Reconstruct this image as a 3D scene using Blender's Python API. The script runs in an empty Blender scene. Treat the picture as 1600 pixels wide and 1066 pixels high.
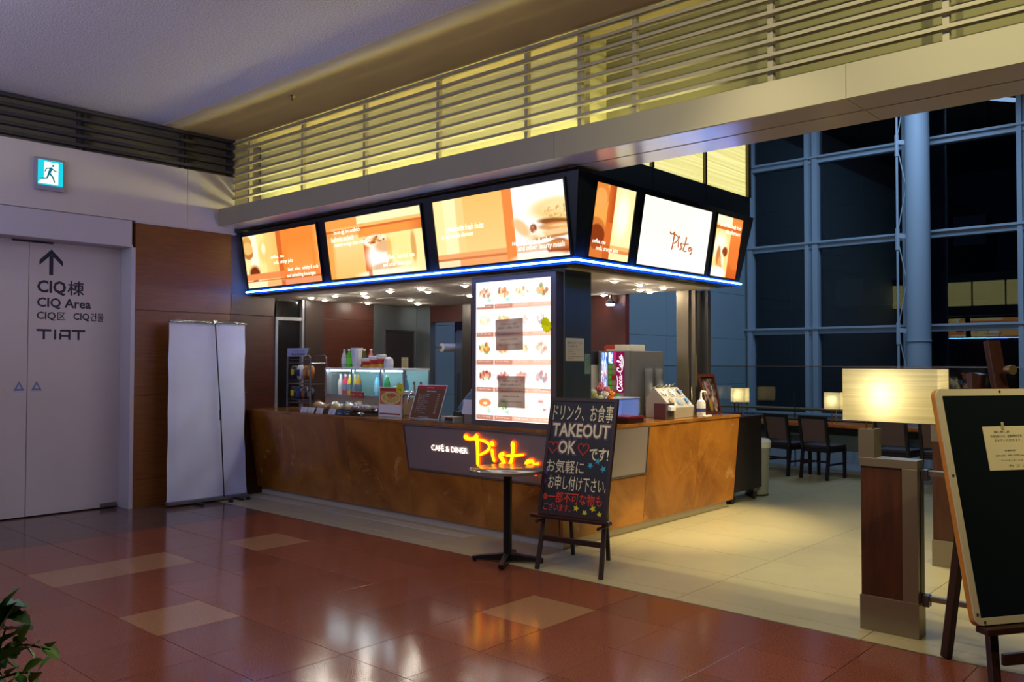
import bpy, bmesh, math, random
import numpy as np
from mathutils import Vector, Matrix
random.seed(7)
S = bpy.context.scene
COL = S.collection

# ---------------------------------------------------------------- camera
cam_d = bpy.data.cameras.new('camera')
cam_d.sensor_width = 36.0
cam_d.lens = 1328.96 * 36.0 / 1600.0
cam_d.clip_start = 0.05
cam_d.clip_end = 200
cam = bpy.data.objects.new('camera', cam_d)
COL.objects.link(cam)
_yaw, _pit, _rol = 0.731888, 0.0253967, 0.0019257
_F = Vector((-math.sin(_yaw) * math.cos(_pit), math.cos(_yaw) * math.cos(_pit), math.sin(_pit)))
_R = Vector((math.cos(_yaw), math.sin(_yaw), 0))
_U = _R.cross(_F)
_R2 = _R * math.cos(_rol) + _U * math.sin(_rol)
_U2 = -_R * math.sin(_rol) + _U * math.cos(_rol)
_m = Matrix((_R2, _U2, -_F)).transposed().to_4x4()
_m.translation = (0, 0, 1.55)
cam.matrix_world = _m
S.camera = cam

# ---------------------------------------------------------------- world, exposure
W = bpy.data.worlds.new('night')
S.world = W
W.use_nodes = True
W.node_tree.nodes['Background'].inputs[0].default_value = (0.16, 0.28, 0.62, 1)
W.node_tree.nodes['Background'].inputs[1].default_value = 0.022
S.view_settings.view_transform = 'Standard'
S.view_settings.look = 'None'
S.view_settings.exposure = 0.0
S.view_settings.gamma = 1.0
S.view_settings.use_curve_mapping = False
S.cycles.use_denoising = True
S.cycles.max_bounces = 10
S.cycles.diffuse_bounces = 4
S.cycles.glossy_bounces = 5
S.cycles.transparent_max_bounces = 24
S.cycles.sample_clamp_indirect = 4.0
S.cycles.caustics_reflective = False
S.cycles.caustics_refractive = False


def area(name, loc, target, size, energy, color, sy=None, spread=180):
    d = bpy.data.lights.new(name, 'AREA')
    d.energy = energy
    d.color = color
    d.shape = 'RECTANGLE'
    d.size = size
    d.size_y = sy or size
    d.spread = math.radians(spread)
    o = bpy.data.objects.new(name, d)
    COL.objects.link(o)
    o.location = loc
    o.rotation_euler = (Vector(target) - Vector(loc)).to_track_quat('-Z', 'Y').to_euler()
    return o


def spot(name, loc, target, energy, color, angle=60, blend=0.6, r=0.06):
    d = bpy.data.lights.new(name, 'SPOT')
    d.energy = energy
    d.color = color
    d.spot_size = math.radians(angle)
    d.spot_blend = blend
    d.shadow_soft_size = r
    o = bpy.data.objects.new(name, d)
    COL.objects.link(o)
    o.location = loc
    o.rotation_euler = (Vector(target) - Vector(loc)).to_track_quat('-Z', 'Y').to_euler()
    return o


# hall: cool downlights behind the viewer, plus an added upward fill for the ceiling
area('ceiling_fill', (-5.5, -1.5, 2.9), (-5.5, -1.0, 4.2), 5.0, 200, (0.62, 0.70, 1.0), 2.0)
area('hall_downlight', (-4.5, -0.8, 4.05), (-6.5, 1.2, 0), 1.6, 36, (0.76, 0.74, 1.0), 0.7)
area('hall_downlight', (-8.0, 1.2, 4.05), (-9.0, 2.2, 0.5), 0.9, 4, (0.76, 0.74, 1.0), 0.5)
# warm downlights of the hall on the seating side
for i, (x, y) in enumerate(((-1.0, 2.2), (1.2, 3.2), (-3.2, 2.6))):
    spot('hall_spot', (x, y, 4.08), (x, y + 0.9, 0), 130, (1.0, 0.83, 0.45), 100, 0.7)
# warm downlights high over the seating area
for x, y, e in ((-2.75, 7.4, 1050), (-1.4, 6.3, 600), (-2.8, 5.95, 780)):
    spot('seating_spot', (x, y, 7.9), (x, y, 0), e, (1.0, 0.89, 0.56), 34, 1.0)
spot('seating_spot', (-0.6, 8.6, 7.9), (-4.3, 7.4, 0.5), 4200, (1.0, 0.80, 0.40), 22, 0.8)
spot('hall_spot', (0.8, 1.8, 4.08), (-0.4, 5.0, 3.2), 560, (1.0, 0.93, 0.50), 80, 1.0)
spot('hall_spot', (-1.3, 1.9, 4.08), (-2.1, 5.0, 3.2), 230, (1.0, 0.93, 0.50), 70, 1.0)
spot('hall_spot', (-2.4, 4.35, 4.12), (-2.3, 5.0, 0), 120, (1.0, 0.87, 0.5), 80, 1.0)
# dim blue night light of the atrium
area('atrium_light', (-4.5, 15.0, 7.9), (-6.5, 13.5, 0), 5.0, 360, (0.42, 0.64, 1.0), 3.0)

# ---------------------------------------------------------------- materials
MATS = {}


def srgb(c):
    if isinstance(c, str):
        c = [int(c[i:i + 2], 16) / 255 for i in (0, 2, 4)]
    return tuple((v / 12.92 if v <= 0.04045 else ((v + 0.055) / 1.055) ** 2.4) for v in c[:3]) + (1.0,)


def nodemat(name):
    m = bpy.data.materials.new(name)
    m.use_nodes = True
    nt = m.node_tree
    b = nt.nodes['Principled BSDF']
    MATS[name] = m
    return m, nt, b


def M(name, col=None, rough=0.5, metal=0.0, spec=None, emit=None, es=0.0, noise=None, bump=None, coat=0, trans=0, alpha=None):
    """plain principled material with optional noise tint (scale, amount, stretch) and bump (scale, strength)"""
    if name in MATS:
        return MATS[name]
    m, nt, b = nodemat(name)
    c = srgb(col)
    b.inputs['Base Color'].default_value = c
    b.inputs['Roughness'].default_value = rough
    b.inputs['Metallic'].default_value = metal
    if spec is not None:
        b.inputs['Specular IOR Level'].default_value = spec
    if coat:
        b.inputs['Coat Weight'].default_value = coat
        b.inputs['Coat Roughness'].default_value = 0.06
    if trans:
        b.inputs['Transmission Weight'].default_value = trans
    if alpha is not None:
        b.inputs['Alpha'].default_value = alpha
    if emit:
        b.inputs['Emission Color'].default_value = srgb(emit)
        b.inputs['Emission Strength'].default_value = es
    if noise or bump:
        tc = nt.nodes.new('ShaderNodeTexCoord')
        mp = nt.nodes.new('ShaderNodeMapping')
        nt.links.new(tc.outputs['Object'], mp.inputs[0])
    if noise:
        sc, amt = noise[0], noise[1]
        if len(noise) > 2:
            mp.inputs['Scale'].default_value = noise[2]
        n = nt.nodes.new('ShaderNodeTexNoise')
        n.inputs['Scale'].default_value = sc
        n.inputs['Detail'].default_value = 5
        nt.links.new(mp.outputs[0], n.inputs['Vector'])
        mr = nt.nodes.new('ShaderNodeMapRange')
        mr.inputs['From Min'].default_value = 0.3
        mr.inputs['From Max'].default_value = 0.7
        mr.inputs['To Min'].default_value = 1 - amt
        mr.inputs['To Max'].default_value = 1 + amt
        nt.links.new(n.outputs['Fac'], mr.inputs['Value'])
        mx = nt.nodes.new('ShaderNodeVectorMath')
        mx.operation = 'SCALE'
        mx.inputs[0].default_value = c[:3]
        nt.links.new(mr.outputs[0], mx.inputs['Scale'])
        nt.links.new(mx.outputs[0], b.inputs['Base Color'])
    if bump:
        n2 = nt.nodes.new('ShaderNodeTexNoise')
        n2.inputs['Scale'].default_value = bump[0]
        n2.inputs['Detail'].default_value = 4
        nt.links.new(mp.outputs[0] if len(bump) > 2 else tc.outputs['Object'], n2.inputs['Vector'])
        bp = nt.nodes.new('ShaderNodeBump')
        bp.inputs['Strength'].default_value = bump[1]
        bp.inputs['Distance'].default_value = 0.01
        nt.links.new(n2.outputs['Fac'], bp.inputs['Height'])
        nt.links.new(bp.outputs[0], b.inputs['Normal'])
    return m


def M_wood(name, dark, light, scale=(1, 1, 14), rough=0.35, coat=0.0):
    m, nt, b = nodemat(name)
    tc = nt.nodes.new('ShaderNodeTexCoord')
    oi = nt.nodes.new('ShaderNodeObjectInfo')
    ad = nt.nodes.new('ShaderNodeVectorMath')
    ad.operation = 'ADD'
    mul = nt.nodes.new('ShaderNodeMath')
    mul.operation = 'MULTIPLY'
    mul.inputs[1].default_value = 13.0
    nt.links.new(oi.outputs['Random'], mul.inputs[0])
    nt.links.new(tc.outputs['Object'], ad.inputs[0])
    nt.links.new(mul.outputs[0], ad.inputs[1])
    mp = nt.nodes.new('ShaderNodeMapping')
    mp.inputs['Scale'].default_value = scale
    nt.links.new(ad.outputs[0], mp.inputs[0])
    n = nt.nodes.new('ShaderNodeTexNoise')
    n.inputs['Scale'].default_value = 3.0
    n.inputs['Detail'].default_value = 7
    n.inputs['Distortion'].default_value = 0.6
    nt.links.new(mp.outputs[0], n.inputs['Vector'])
    r = nt.nodes.new('ShaderNodeValToRGB')
    r.color_ramp.elements[0].position = 0.32
    r.color_ramp.elements[0].color = srgb(dark)
    r.color_ramp.elements[1].position = 0.68
    r.color_ramp.elements[1].color = srgb(light)
    nt.links.new(n.outputs['Fac'], r.inputs[0])
    nt.links.new(r.outputs[0], b.inputs['Base Color'])
    b.inputs['Roughness'].default_value = rough
    if coat:
        b.inputs['Coat Weight'].default_value = coat
        b.inputs['Coat Roughness'].default_value = 0.15
    return m


def M_marble(name, c1, c2, c3, rough=0.22):
    m, nt, b = nodemat(name)
    tc = nt.nodes.new('ShaderNodeTexCoord')
    oi = nt.nodes.new('ShaderNodeObjectInfo')
    mul = nt.nodes.new('ShaderNodeMath')
    mul.operation = 'MULTIPLY'
    mul.inputs[1].default_value = 40.0
    ad = nt.nodes.new('ShaderNodeVectorMath')
    ad.operation = 'ADD'
    nt.links.new(oi.outputs['Random'], mul.inputs[0])
    nt.links.new(tc.outputs['Object'], ad.inputs[0])
    nt.links.new(mul.outputs[0], ad.inputs[1])
    n1 = nt.nodes.new('ShaderNodeTexNoise')
    n1.inputs['Scale'].default_value = 1.6
    n1.inputs['Detail'].default_value = 8
    n1.inputs['Roughness'].default_value = 0.62
    n1.inputs['Distortion'].default_value = 0.8
    nt.links.new(ad.outputs[0], n1.inputs['Vector'])
    r = nt.nodes.new('ShaderNodeValToRGB')
    r.color_ramp.elements[0].position = 0.34
    r.color_ramp.elements[0].color = srgb(c1)
    r.color_ramp.elements[1].position = 0.62
    r.color_ramp.elements[1].color = srgb(c2)
    nt.links.new(n1.outputs['Fac'], r.inputs[0])
    n2 = nt.nodes.new('ShaderNodeTexNoise')
    n2.inputs['Scale'].default_value = 2.3
    n2.inputs['Detail'].default_value = 10
    n2.inputs['Roughness'].default_value = 0.75
    n2.inputs['Distortion'].default_value = 1.6
    nt.links.new(ad.outputs[0], n2.inputs['Vector'])
    v = nt.nodes.new('ShaderNodeValToRGB')
    v.color_ramp.elements[0].position = 0.585
    v.color_ramp.elements[0].color = (0, 0, 0, 1)
    v.color_ramp.elements[1].position = 0.69
    v.color_ramp.elements[1].color = (1, 1, 1, 1)
    nt.links.new(n2.outputs['Fac'], v.inputs[0])
    mx = nt.nodes.new('ShaderNodeMix')
    mx.data_type = 'RGBA'
    nt.links.new(v.outputs[0], mx.inputs['Factor'])
    nt.links.new(r.outputs[0], mx.inputs['A'])
    mx.inputs['B'].default_value = srgb(c3)
    nt.links.new(mx.outputs['Result'], b.inputs['Base Color'])
    b.inputs['Roughness'].default_value = rough
    return m


def M_granite(name, c1, c2, rough=0.12, spec=0.5, scale=260, var=0.1):
    m, nt, b = nodemat(name)
    tc = nt.nodes.new('ShaderNodeTexCoord')
    oi = nt.nodes.new('ShaderNodeObjectInfo')
    vo = nt.nodes.new('ShaderNodeTexNoise')
    vo.inputs['Scale'].default_value = scale
    vo.inputs['Detail'].default_value = 3
    nt.links.new(tc.outputs['Object'], vo.inputs['Vector'])
    r = nt.nodes.new('ShaderNodeValToRGB')
    r.color_ramp.elements[0].position = 0.38
    r.color_ramp.elements[0].color = srgb(c1)
    r.color_ramp.elements[1].position = 0.64
    r.color_ramp.elements[1].color = srgb(c2)
    nt.links.new(vo.outputs['Fac'], r.inputs[0])
    mr = nt.nodes.new('ShaderNodeMapRange')
    mr.inputs['To Min'].default_value = 1 - var
    mr.inputs['To Max'].default_value = 1 + var
    nt.links.new(oi.outputs['Random'], mr.inputs['Value'])
    sc = nt.nodes.new('ShaderNodeVectorMath')
    sc.operation = 'SCALE'
    nt.links.new(r.outputs[0], sc.inputs[0])
    nt.links.new(mr.outputs[0], sc.inputs['Scale'])
    nt.links.new(sc.outputs[0], b.inputs['Base Color'])
    b.inputs['Roughness'].default_value = rough
    b.inputs['Specular IOR Level'].default_value = spec
    n3 = nt.nodes.new('ShaderNodeTexNoise')
    n3.inputs['Scale'].default_value = 1.3
    nt.links.new(tc.outputs['Object'], n3.inputs['Vector'])
    bp = nt.nodes.new('ShaderNodeBump')
    bp.inputs['Strength'].default_value = 0.02
    bp.inputs['Distance'].default_value = 0.02
    nt.links.new(n3.outputs['Fac'], bp.inputs['Height'])
    nt.links.new(bp.outputs[0], b.inputs['Normal'])
    return m


def M_glass(name, tint=(0.93, 0.96, 1.0), ior=1.7, rough=0.0, dirt=0.0):
    """thin pane: fresnel mix of clear transmission and mirror reflection"""
    m = bpy.data.materials.new(name)
    m.use_nodes = True
    nt = m.node_tree
    nt.nodes.clear()
    out = nt.nodes.new('ShaderNodeOutputMaterial')
    tr = nt.nodes.new('ShaderNodeBsdfTransparent')
    tr.inputs[0].default_value = (*tint, 1)
    gl = nt.nodes.new('ShaderNodeBsdfGlossy')
    gl.inputs['Roughness'].default_value = rough
    lw = nt.nodes.new('ShaderNodeLayerWeight')
    lw.inputs[0].default_value = 0.5
    pw = nt.nodes.new('ShaderNodeMath')
    pw.operation = 'POWER'
    pw.inputs[1].default_value = 4.0
    nt.links.new(lw.outputs['Facing'], pw.inputs[0])
    f0 = ((ior - 1) / (ior + 1)) ** 2
    fr = nt.nodes.new('ShaderNodeMapRange')
    fr.inputs['To Min'].default_value = f0
    fr.inputs['To Max'].default_value = 1.0
    nt.links.new(pw.outputs[0], fr.inputs['Value'])
    mx = nt.nodes.new('ShaderNodeMixShader')
    nt.links.new(fr.outputs[0], mx.inputs[0])
    nt.links.new(tr.outputs[0], mx.inputs[1])
    nt.links.new(gl.outputs[0], mx.inputs[2])
    nt.links.new(mx.outputs[0], out.inputs[0])
    MATS[name] = m
    return m


def M_emit(name, col, s):
    if name in MATS:
        return MATS[name]
    m = bpy.data.materials.new(name)
    m.use_nodes = True
    nt = m.node_tree
    nt.nodes.clear()
    out = nt.nodes.new('ShaderNodeOutputMaterial')
    e = nt.nodes.new('ShaderNodeEmission')
    e.inputs[0].default_value = srgb(col)
    e.inputs[1].default_value = s
    nt.links.new(e.outputs[0], out.inputs[0])
    MATS[name] = m
    return m


def M_print(name, es=0.0, rough=0.5):
    """flat print: colour comes from the mesh's printed colour attribute; es > 0 is a backlit sheet"""
    m, nt, b = nodemat(name)
    a = nt.nodes.new('ShaderNodeAttribute')
    a.attribute_name = 'ink'
    nt.links.new(a.outputs['Color'], b.inputs['Base Color'])
    b.inputs['Roughness'].default_value = rough
    if es:
        b.inputs['Specular IOR Level'].default_value = 0.2
        nt.links.new(a.outputs['Color'], b.inputs['Emission Color'])
        b.inputs['Emission Strength'].default_value = es
        mu = nt.nodes.new('ShaderNodeVectorMath')
        mu.operation = 'SCALE'
        mu.inputs['Scale'].default_value = 0.25
        nt.links.new(a.outputs['Color'], mu.inputs[0])
        nt.links.new(mu.outputs[0], b.inputs['Base Color'])
    return m


def M_shade(name, col, emit=0.0):
    """paper lamp shade: translucent, fine horizontal ribs"""
    m = bpy.data.materials.new(name)
    m.use_nodes = True
    nt = m.node_tree
    nt.nodes.clear()
    out = nt.nodes.new('ShaderNodeOutputMaterial')
    tl = nt.nodes.new('ShaderNodeBsdfTranslucent')
    df = nt.nodes.new('ShaderNodeBsdfDiffuse')
    tc = nt.nodes.new('ShaderNodeTexCoord')
    mp = nt.nodes.new('ShaderNodeMapping')
    mp.inputs['Scale'].default_value = (1.5, 1.5, 90)
    n = nt.nodes.new('ShaderNodeTexNoise')
    n.inputs['Scale'].default_value = 1.0
    n.inputs['Detail'].default_value = 3
    nt.links.new(tc.outputs['Object'], mp.inputs[0])
    nt.links.new(mp.outputs[0], n.inputs['Vector'])
    c = srgb(col)
    r = nt.nodes.new('ShaderNodeValToRGB')
    r.color_ramp.elements[0].position = 0.3
    r.color_ramp.elements[0].color = (c[0] * 0.82, c[1] * 0.80, c[2] * 0.68, 1)
    r.color_ramp.elements[1].position = 0.65
    r.color_ramp.elements[1].color = c
    nt.links.new(n.outputs['Fac'], r.inputs[0])
    nt.links.new(r.outputs[0], tl.inputs[0])
    nt.links.new(r.outputs[0], df.inputs[0])
    mx = nt.nodes.new('ShaderNodeMixShader')
    mx.inputs[0].default_value = 0.3
    nt.links.new(tl.outputs[0], mx.inputs[1])
    nt.links.new(df.outputs[0], mx.inputs[2])
    nt.links.new(mx.outputs[0], out.inputs[0])
    MATS[name] = m
    return m


def M_leaf(name, c1, c2):
    m, nt, b = nodemat(name)
    oi = nt.nodes.new('ShaderNodeObjectInfo')
    mx = nt.nodes.new('ShaderNodeMix')
    mx.data_type = 'RGBA'
    mx.inputs['A'].default_value = srgb(c1)
    mx.inputs['B'].default_value = srgb(c2)
    nt.links.new(oi.outputs['Random'], mx.inputs['Factor'])
    nt.links.new(mx.outputs['Result'], b.inputs['Base Color'])
    b.inputs['Roughness'].default_value = 0.42
    return m


red_granite = M_granite('red_granite', '64301f', '925842', 0.14, 0.36, 190)
tan_granite = M_granite('tan_granite', '7e563a', 'a87e5c', 0.14, 0.36, 190)
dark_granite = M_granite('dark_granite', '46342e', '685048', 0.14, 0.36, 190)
joint_dark = M('joint_dark', '3a221b', 0.6)
beige_tile = M_granite('beige_tile', 'aea27a', 'b2a67e', 0.3, 0.45, 5, 0.02)
lit_band_tile = M_granite('lit_band_tile', 'bfb6a6', 'cfc6b6', 0.28, 0.45, 9)
joint_beige = M('joint_beige', '70654c', 0.7)
white_panel = M('white_panel', 'cfc5c2', 0.45, noise=(1.2, 0.03))
white_metal = M('white_metal', 'c2bcc4', 0.4)
ceil_board = M('ceil_board', 'd0ccd2', 0.9, noise=(75, 0.30), bump=(75, 0.6))
ceil_lamplit = M('ceil_lamplit', 'd2c096', 0.7, noise=(2.0, 0.03))
wall_wood = M_wood('wall_wood', '70401a', '84501e', (1.0, 1.2, 22), 0.4)
red_wood = M_wood('red_wood', '3e180e', '4e2212', (1.0, 1.2, 20), 0.4)
post_wood = M_wood('post_wood', '34190a', '4e2810', (9, 9, 0.9), 0.4)
table_wood = M_wood('table_wood', '8a4a20', 'b06a30', (2, 14, 2), 0.3)
dark_wood = M('dark_wood', '2a1712', 0.45, noise=(6, 0.2, (1, 1, 10)))
easel_wood = M('easel_wood', '2c120b', 0.45, noise=(6, 0.2, (6, 6, 1)))
oak_edge = M('oak_edge', 'b8782c', 0.45, noise=(6, 0.15))
beam_panel = M('beam_panel', '9a9280', 0.5)
beam_soffit = M('beam_soffit', 'd6c6ae', 0.24, 0.4)
slat_grey = M('slat_grey', 'a39986', 0.5)
slat_dark = M('slat_dark', '3c373a', 0.6)
recess_dark = M('recess_dark', '3d3632', 0.8)
recess_tan = M('recess_tan', '94886f', 0.8)
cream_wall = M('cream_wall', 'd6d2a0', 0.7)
black_metal = M('black_metal', '15161c', 0.32, 0.1)
navy_metal = M('navy_metal', '1e2430', 0.25, 0.3)
charcoal = M('charcoal', '33383a', 0.45, 0.1)
steel = M('steel', '9a938a', 0.30, 0.9, noise=(30, 0.05, (1, 1, 0.05)))
steel_dark = M('steel_dark', '6d6a68', 0.33, 0.85)
steel_blue = M('steel_blue', '8f979c', 0.3, 0.8)
steel_frame = M('steel_frame', '91846e', 0.36, 0.75)
chrome = M('chrome', 'd0d0d0', 0.08, 1.0)
sign_steel = M('sign_steel', '9c9094', 0.38, 0.4)
marble = M_marble('marble', '7e4a14', 'b0722a', 'c8985a', 0.26)
marble_top = M_marble('marble_top', '7c4a18', 'aa7030', 'caa068', 0.10)
kick_mat = M('kick_mat', 'cbc2b8', 0.5)
kiosk_ceil = M('kiosk_ceil', 'e6e2da', 0.75)
dark_red = M('dark_red', '4b1c16', 0.5)
dark_panel = M('dark_panel', '2b2528', 0.4)
blue_wall = M('blue_wall', '9fb2b8', 0.6)
mullion = M('mullion', 'b4c4d0', 0.5, 0.0)
night_glass = M_glass('night_glass', (0.85, 0.9, 0.95), 1.65)
thin_glass = M_glass('thin_glass', (0.94, 0.97, 0.96), 1.75)
pillar_steel = M('pillar_steel', '5c686c', 0.34, 0.55)
case_glass = M_glass('case_glass', (0.97, 0.98, 0.98), 1.35)
cup_clear = M_glass('cup_clear', (0.93, 0.93, 0.93), 1.55, 0.08)
_m = cup_clear
_nt = _m.node_tree
_d = _nt.nodes.new('ShaderNodeBsdfDiffuse')
_d.inputs[0].default_value = (0.8, 0.8, 0.8, 1)
_mx = _nt.nodes.new('ShaderNodeMixShader')
_mx.inputs[0].default_value = 0.10
_o = next(n for n in _nt.nodes if n.type == 'OUTPUT_MATERIAL')
_nt.links.new(_o.inputs[0].links[0].from_socket, _mx.inputs[1])
_nt.links.new(_d.outputs[0], _mx.inputs[2])
_nt.links.new(_mx.outputs[0], _o.inputs[0])
wrap_clear = M_glass('wrap_clear', (0.96, 0.96, 0.96), 2.4, 0.15)
white_plastic = M('white_plastic', 'e4e2dc', 0.4)
white_paint = M('white_paint', 'e8e6e0', 0.5)
paper = M('paper', 'd8cba8', 0.7)
paper_white = M('paper_white', 'e0dcd6', 0.7)
paper_grey = M('paper_grey', '8a7a72', 0.7)
ink_black = M('ink_black', '1c1a24', 0.6)
ink_navy = M('ink_navy', '2a2a40', 0.6)
ink_white = M('ink_white', 'f4f0ea', 0.6)
ink_red = M('ink_red', 'c03028', 0.6)
lamp_paper = M_shade('lamp_paper', 'f6ecc4')
leaf_mat = M_leaf('leaf_mat', '387e1a', '74b438')
leaf_dark = M_leaf('leaf_dark', '245c14', '347424')

# ---------------------------------------------------------------- mesh builder


class MB:
    def __init__(self):
        self.v = []
        self.f = []

    def add(self, vs, fs):
        o = len(self.v)
        self.v += [tuple(p) for p in vs]
        self.f += [tuple(i + o for i in f) for f in fs]
        return self

    def box(self, x0, x1, y0, y1, z0, z1):
        return self.hexa([(x0, y0, z0), (x1, y0, z0), (x1, y1, z0), (x0, y1, z0),
                          (x0, y0, z1), (x1, y0, z1), (x1, y1, z1), (x0, y1, z1)])

    def hexa(self, p):
        return self.add(p, [(0, 3, 2, 1), (4, 5, 6, 7), (0, 1, 5, 4), (1, 2, 6, 5), (2, 3, 7, 6), (3, 0, 4, 7)])

    def bar(self, a, b, w, h, up=(0, 0, 1)):
        """rectangular bar from a to b, w across, h along up"""
        a, b, up = Vector(a), Vector(b), Vector(up)
        d = (b - a).normalized()
        s = d.cross(up)
        if s.length < 1e-5:
            s = d.cross(Vector((0, 1, 0)))
        s.normalize()
        u = s.cross(d).normalized()
        s *= w / 2
        u *= h / 2
        return self.hexa([a - s - u, a + s - u, b + s - u, b - s - u, a - s + u, a + s + u, b + s + u, b - s + u])

    def tube(self, pts, r, n=8, cap=True, flat=None):
        """round tube along pts; r number or list; flat=(axis, factor) squashes along an axis"""
        pts = [Vector(p) for p in pts]
        if not hasattr(r, '__len__'):
            r = [r] * len(pts)
        o = len(self.v)
        up = None
        for i, p in enumerate(pts):
            d = (pts[min(i + 1, len(pts) - 1)] - pts[max(i - 1, 0)]).normalized()
            if up is None:
                up = Vector((0, 0, 1)) if abs(d.z) < 0.9 else Vector((1, 0, 0))
            s = d.cross(up).normalized()
            up = s.cross(d).normalized()
            for k in range(n):
                a = 2 * math.pi * k / n
                q = (s * math.cos(a) + up * math.sin(a)) * r[i]
                if flat:
                    ax = Vector(flat[0])
                    q -= ax * q.dot(ax) * (1 - flat[1])
                self.v.append(tuple(p + q))
        for i in range(len(pts) - 1):
            for k in range(n):
                k2 = (k + 1) % n
                self.f.append((o + i * n + k, o + i * n + k2, o + (i + 1) * n + k2, o + (i + 1) * n + k))
        if cap:
            self.f.append(tuple(o + k for k in reversed(range(n))))
            e = o + (len(pts) - 1) * n
            self.f.append(tuple(e + k for k in range(n)))
        return self

    def lathe(self, prof, c=(0, 0, 0), n=16, cap=True):
        o = len(self.v)
        for r, z in prof:
            for k in range(n):
                a = 2 * math.pi * k / n
                self.v.append((c[0] + r * math.cos(a), c[1] + r * math.sin(a), c[2] + z))
        for i in range(len(prof) - 1):
            for k in range(n):
                k2 = (k + 1) % n
                self.f.append((o + i * n + k, o + i * n + k2, o + (i + 1) * n + k2, o + (i + 1) * n + k))
        if cap:
            self.f.append(tuple(o + k for k in reversed(range(n))))
            e = o + (len(prof) - 1) * n
            self.f.append(tuple(e + k for k in range(n)))
        return self

    def prism(self, poly, org, ax, ay, depth):
        """polygon (u,v) in the plane org+u*ax+v*ay, thickened by depth along ax x ay"""
        org, ax, ay = Vector(org), Vector(ax), Vector(ay)
        nrm = ax.cross(ay).normalized() * depth
        n = len(poly)
        a = [org + ax * u + ay * v for u, v in poly]
        vs = a + [p + nrm for p in a]
        fs = [tuple(reversed(range(n))), tuple(range(n, 2 * n))]
        fs += [(i, (i + 1) % n, n + (i + 1) % n, n + i) for i in range(n)]
        return self.add(vs, fs)

    def quad(self, a, b, c, d):
        return self.add([a, b, c, d], [(0, 1, 2, 3)])

    def xf(self, mat):
        self.v = [tuple(mat @ Vector(p)) for p in self.v]
        return self


def mesh_of(name, b, mat, off=(0, 0, 0), smooth=False, bevel=0.0):
    me = bpy.data.meshes.new(name)
    ox, oy, oz = off
    me.from_pydata([(x - ox, y - oy, z - oz) for x, y, z in b.v], [], b.f)
    bm = bmesh.new()
    bm.from_mesh(me)
    bmesh.ops.recalc_face_normals(bm, faces=bm.faces)
    if bevel:
        bmesh.ops.remove_doubles(bm, verts=bm.verts, dist=1e-6)
        es = [e for e in bm.edges if len(e.link_faces) == 2 and e.calc_face_angle(0) > 0.5]
        bmesh.ops.bevel(bm, geom=es, offset=bevel, segments=2, affect='EDGES', profile=0.6)
    bm.to_mesh(me)
    bm.free()
    if smooth:
        me.polygons.foreach_set('use_smooth', [True] * len(me.polygons))
        if smooth != 'all':
            try:
                me.set_sharp_from_angle(angle=math.radians(40))
            except Exception:
                pass
    if mat:
        me.materials.append(mat)
    me.update()
    return me


ROOT = {}


def link(name, me, parent=None, loc=(0, 0, 0)):
    o = bpy.data.objects.new(name, me)
    COL.objects.link(o)
    if parent is not None:
        o.parent = parent
    o.location = loc
    return o


def tag(o, label=None, cat=None, group=None, kind=None):
    if label:
        o['label'] = label
    if cat:
        o['category'] = cat
    if group:
        o['group'] = group
    if kind:
        o['kind'] = kind
    return o


def thing(name, label, cat, loc=(0, 0, 0), rz=0.0, group=None, kind=None, local=False):
    """Empty at a thing's base. local=False: parts are given in world coordinates."""
    o = bpy.data.objects.new(name, None)
    COL.objects.link(o)
    o.location = loc
    o.rotation_euler = (0, 0, rz)
    o.empty_display_size = 0.1
    ROOT[o.name] = (0, 0, 0) if local else tuple(loc)
    return tag(o, label, cat, group, kind)


def part(root, name, b, mat, smooth=False, bevel=0.0, label=None):
    off = ROOT.get(root.name, (0, 0, 0))
    o = link(name, mesh_of(name, b, mat, off, smooth, bevel), root)
    ROOT[o.name] = off
    if label:
        o['label'] = label
    return o


def solo(name, b, mat, label, cat, group=None, kind=None, smooth=False, bevel=0.0):
    """a thing that is one mesh (world coordinates), origin at its base"""
    a = np.array(b.v)
    lo, hi = a.min(0), a.max(0)
    loc = ((lo[0] + hi[0]) / 2, (lo[1] + hi[1]) / 2, lo[2])
    o = link(name, mesh_of(name, b, mat, loc, smooth, bevel), None, loc)
    ROOT[o.name] = loc
    return tag(o, label, cat, group, kind)


def copy_tree(o, parent=None):
    c = o.copy()
    COL.objects.link(c)
    c.parent = parent
    ROOT[c.name] = ROOT.get(o.name, (0, 0, 0))
    for ch in list(o.children):
        copy_tree(ch, c)
    return c


# ---------------------------------------------------------------- lettering
def glyphs(body, offset=0.0, shear=0.0):
    c = bpy.data.curves.new('t', 'FONT')
    c.body = body
    c.offset = offset
    c.shear = shear
    c.resolution_u = 2
    o = bpy.data.objects.new('t', c)
    COL.objects.link(o)
    me = o.to_mesh()
    vs = [(v.co.x, v.co.y) for v in me.vertices]
    fs = [tuple(p.vertices) for p in me.polygons]
    o.to_mesh_clear()
    bpy.data.objects.remove(o)
    bpy.data.curves.remove(c)
    return vs, fs


def text_into(b, body, org, ax, ay, w=None, h=None, offset=0.0, shear=0.0):
    """set a line of text into builder b. org = lower-left corner, ax / ay unit vectors; w and / or h fit the ink"""
    vs, fs = glyphs(body, offset, shear)
    if not vs:
        return b
    a = np.array(vs)
    lo, hi = a.min(0), a.max(0)
    sx = sy = None
    if w:
        sx = w / (hi[0] - lo[0])
    if h:
        sy = h / (hi[1] - lo[1])
    sx, sy = sx or sy, sy or sx
    org, ax, ay = Vector(org), Vector(ax).normalized(), Vector(ay).normalized()
    P = [org + ax * ((x - lo[0]) * sx) + ay * ((y - lo[1]) * sy) for x, y in vs]
    return b.add(P, fs)


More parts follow.
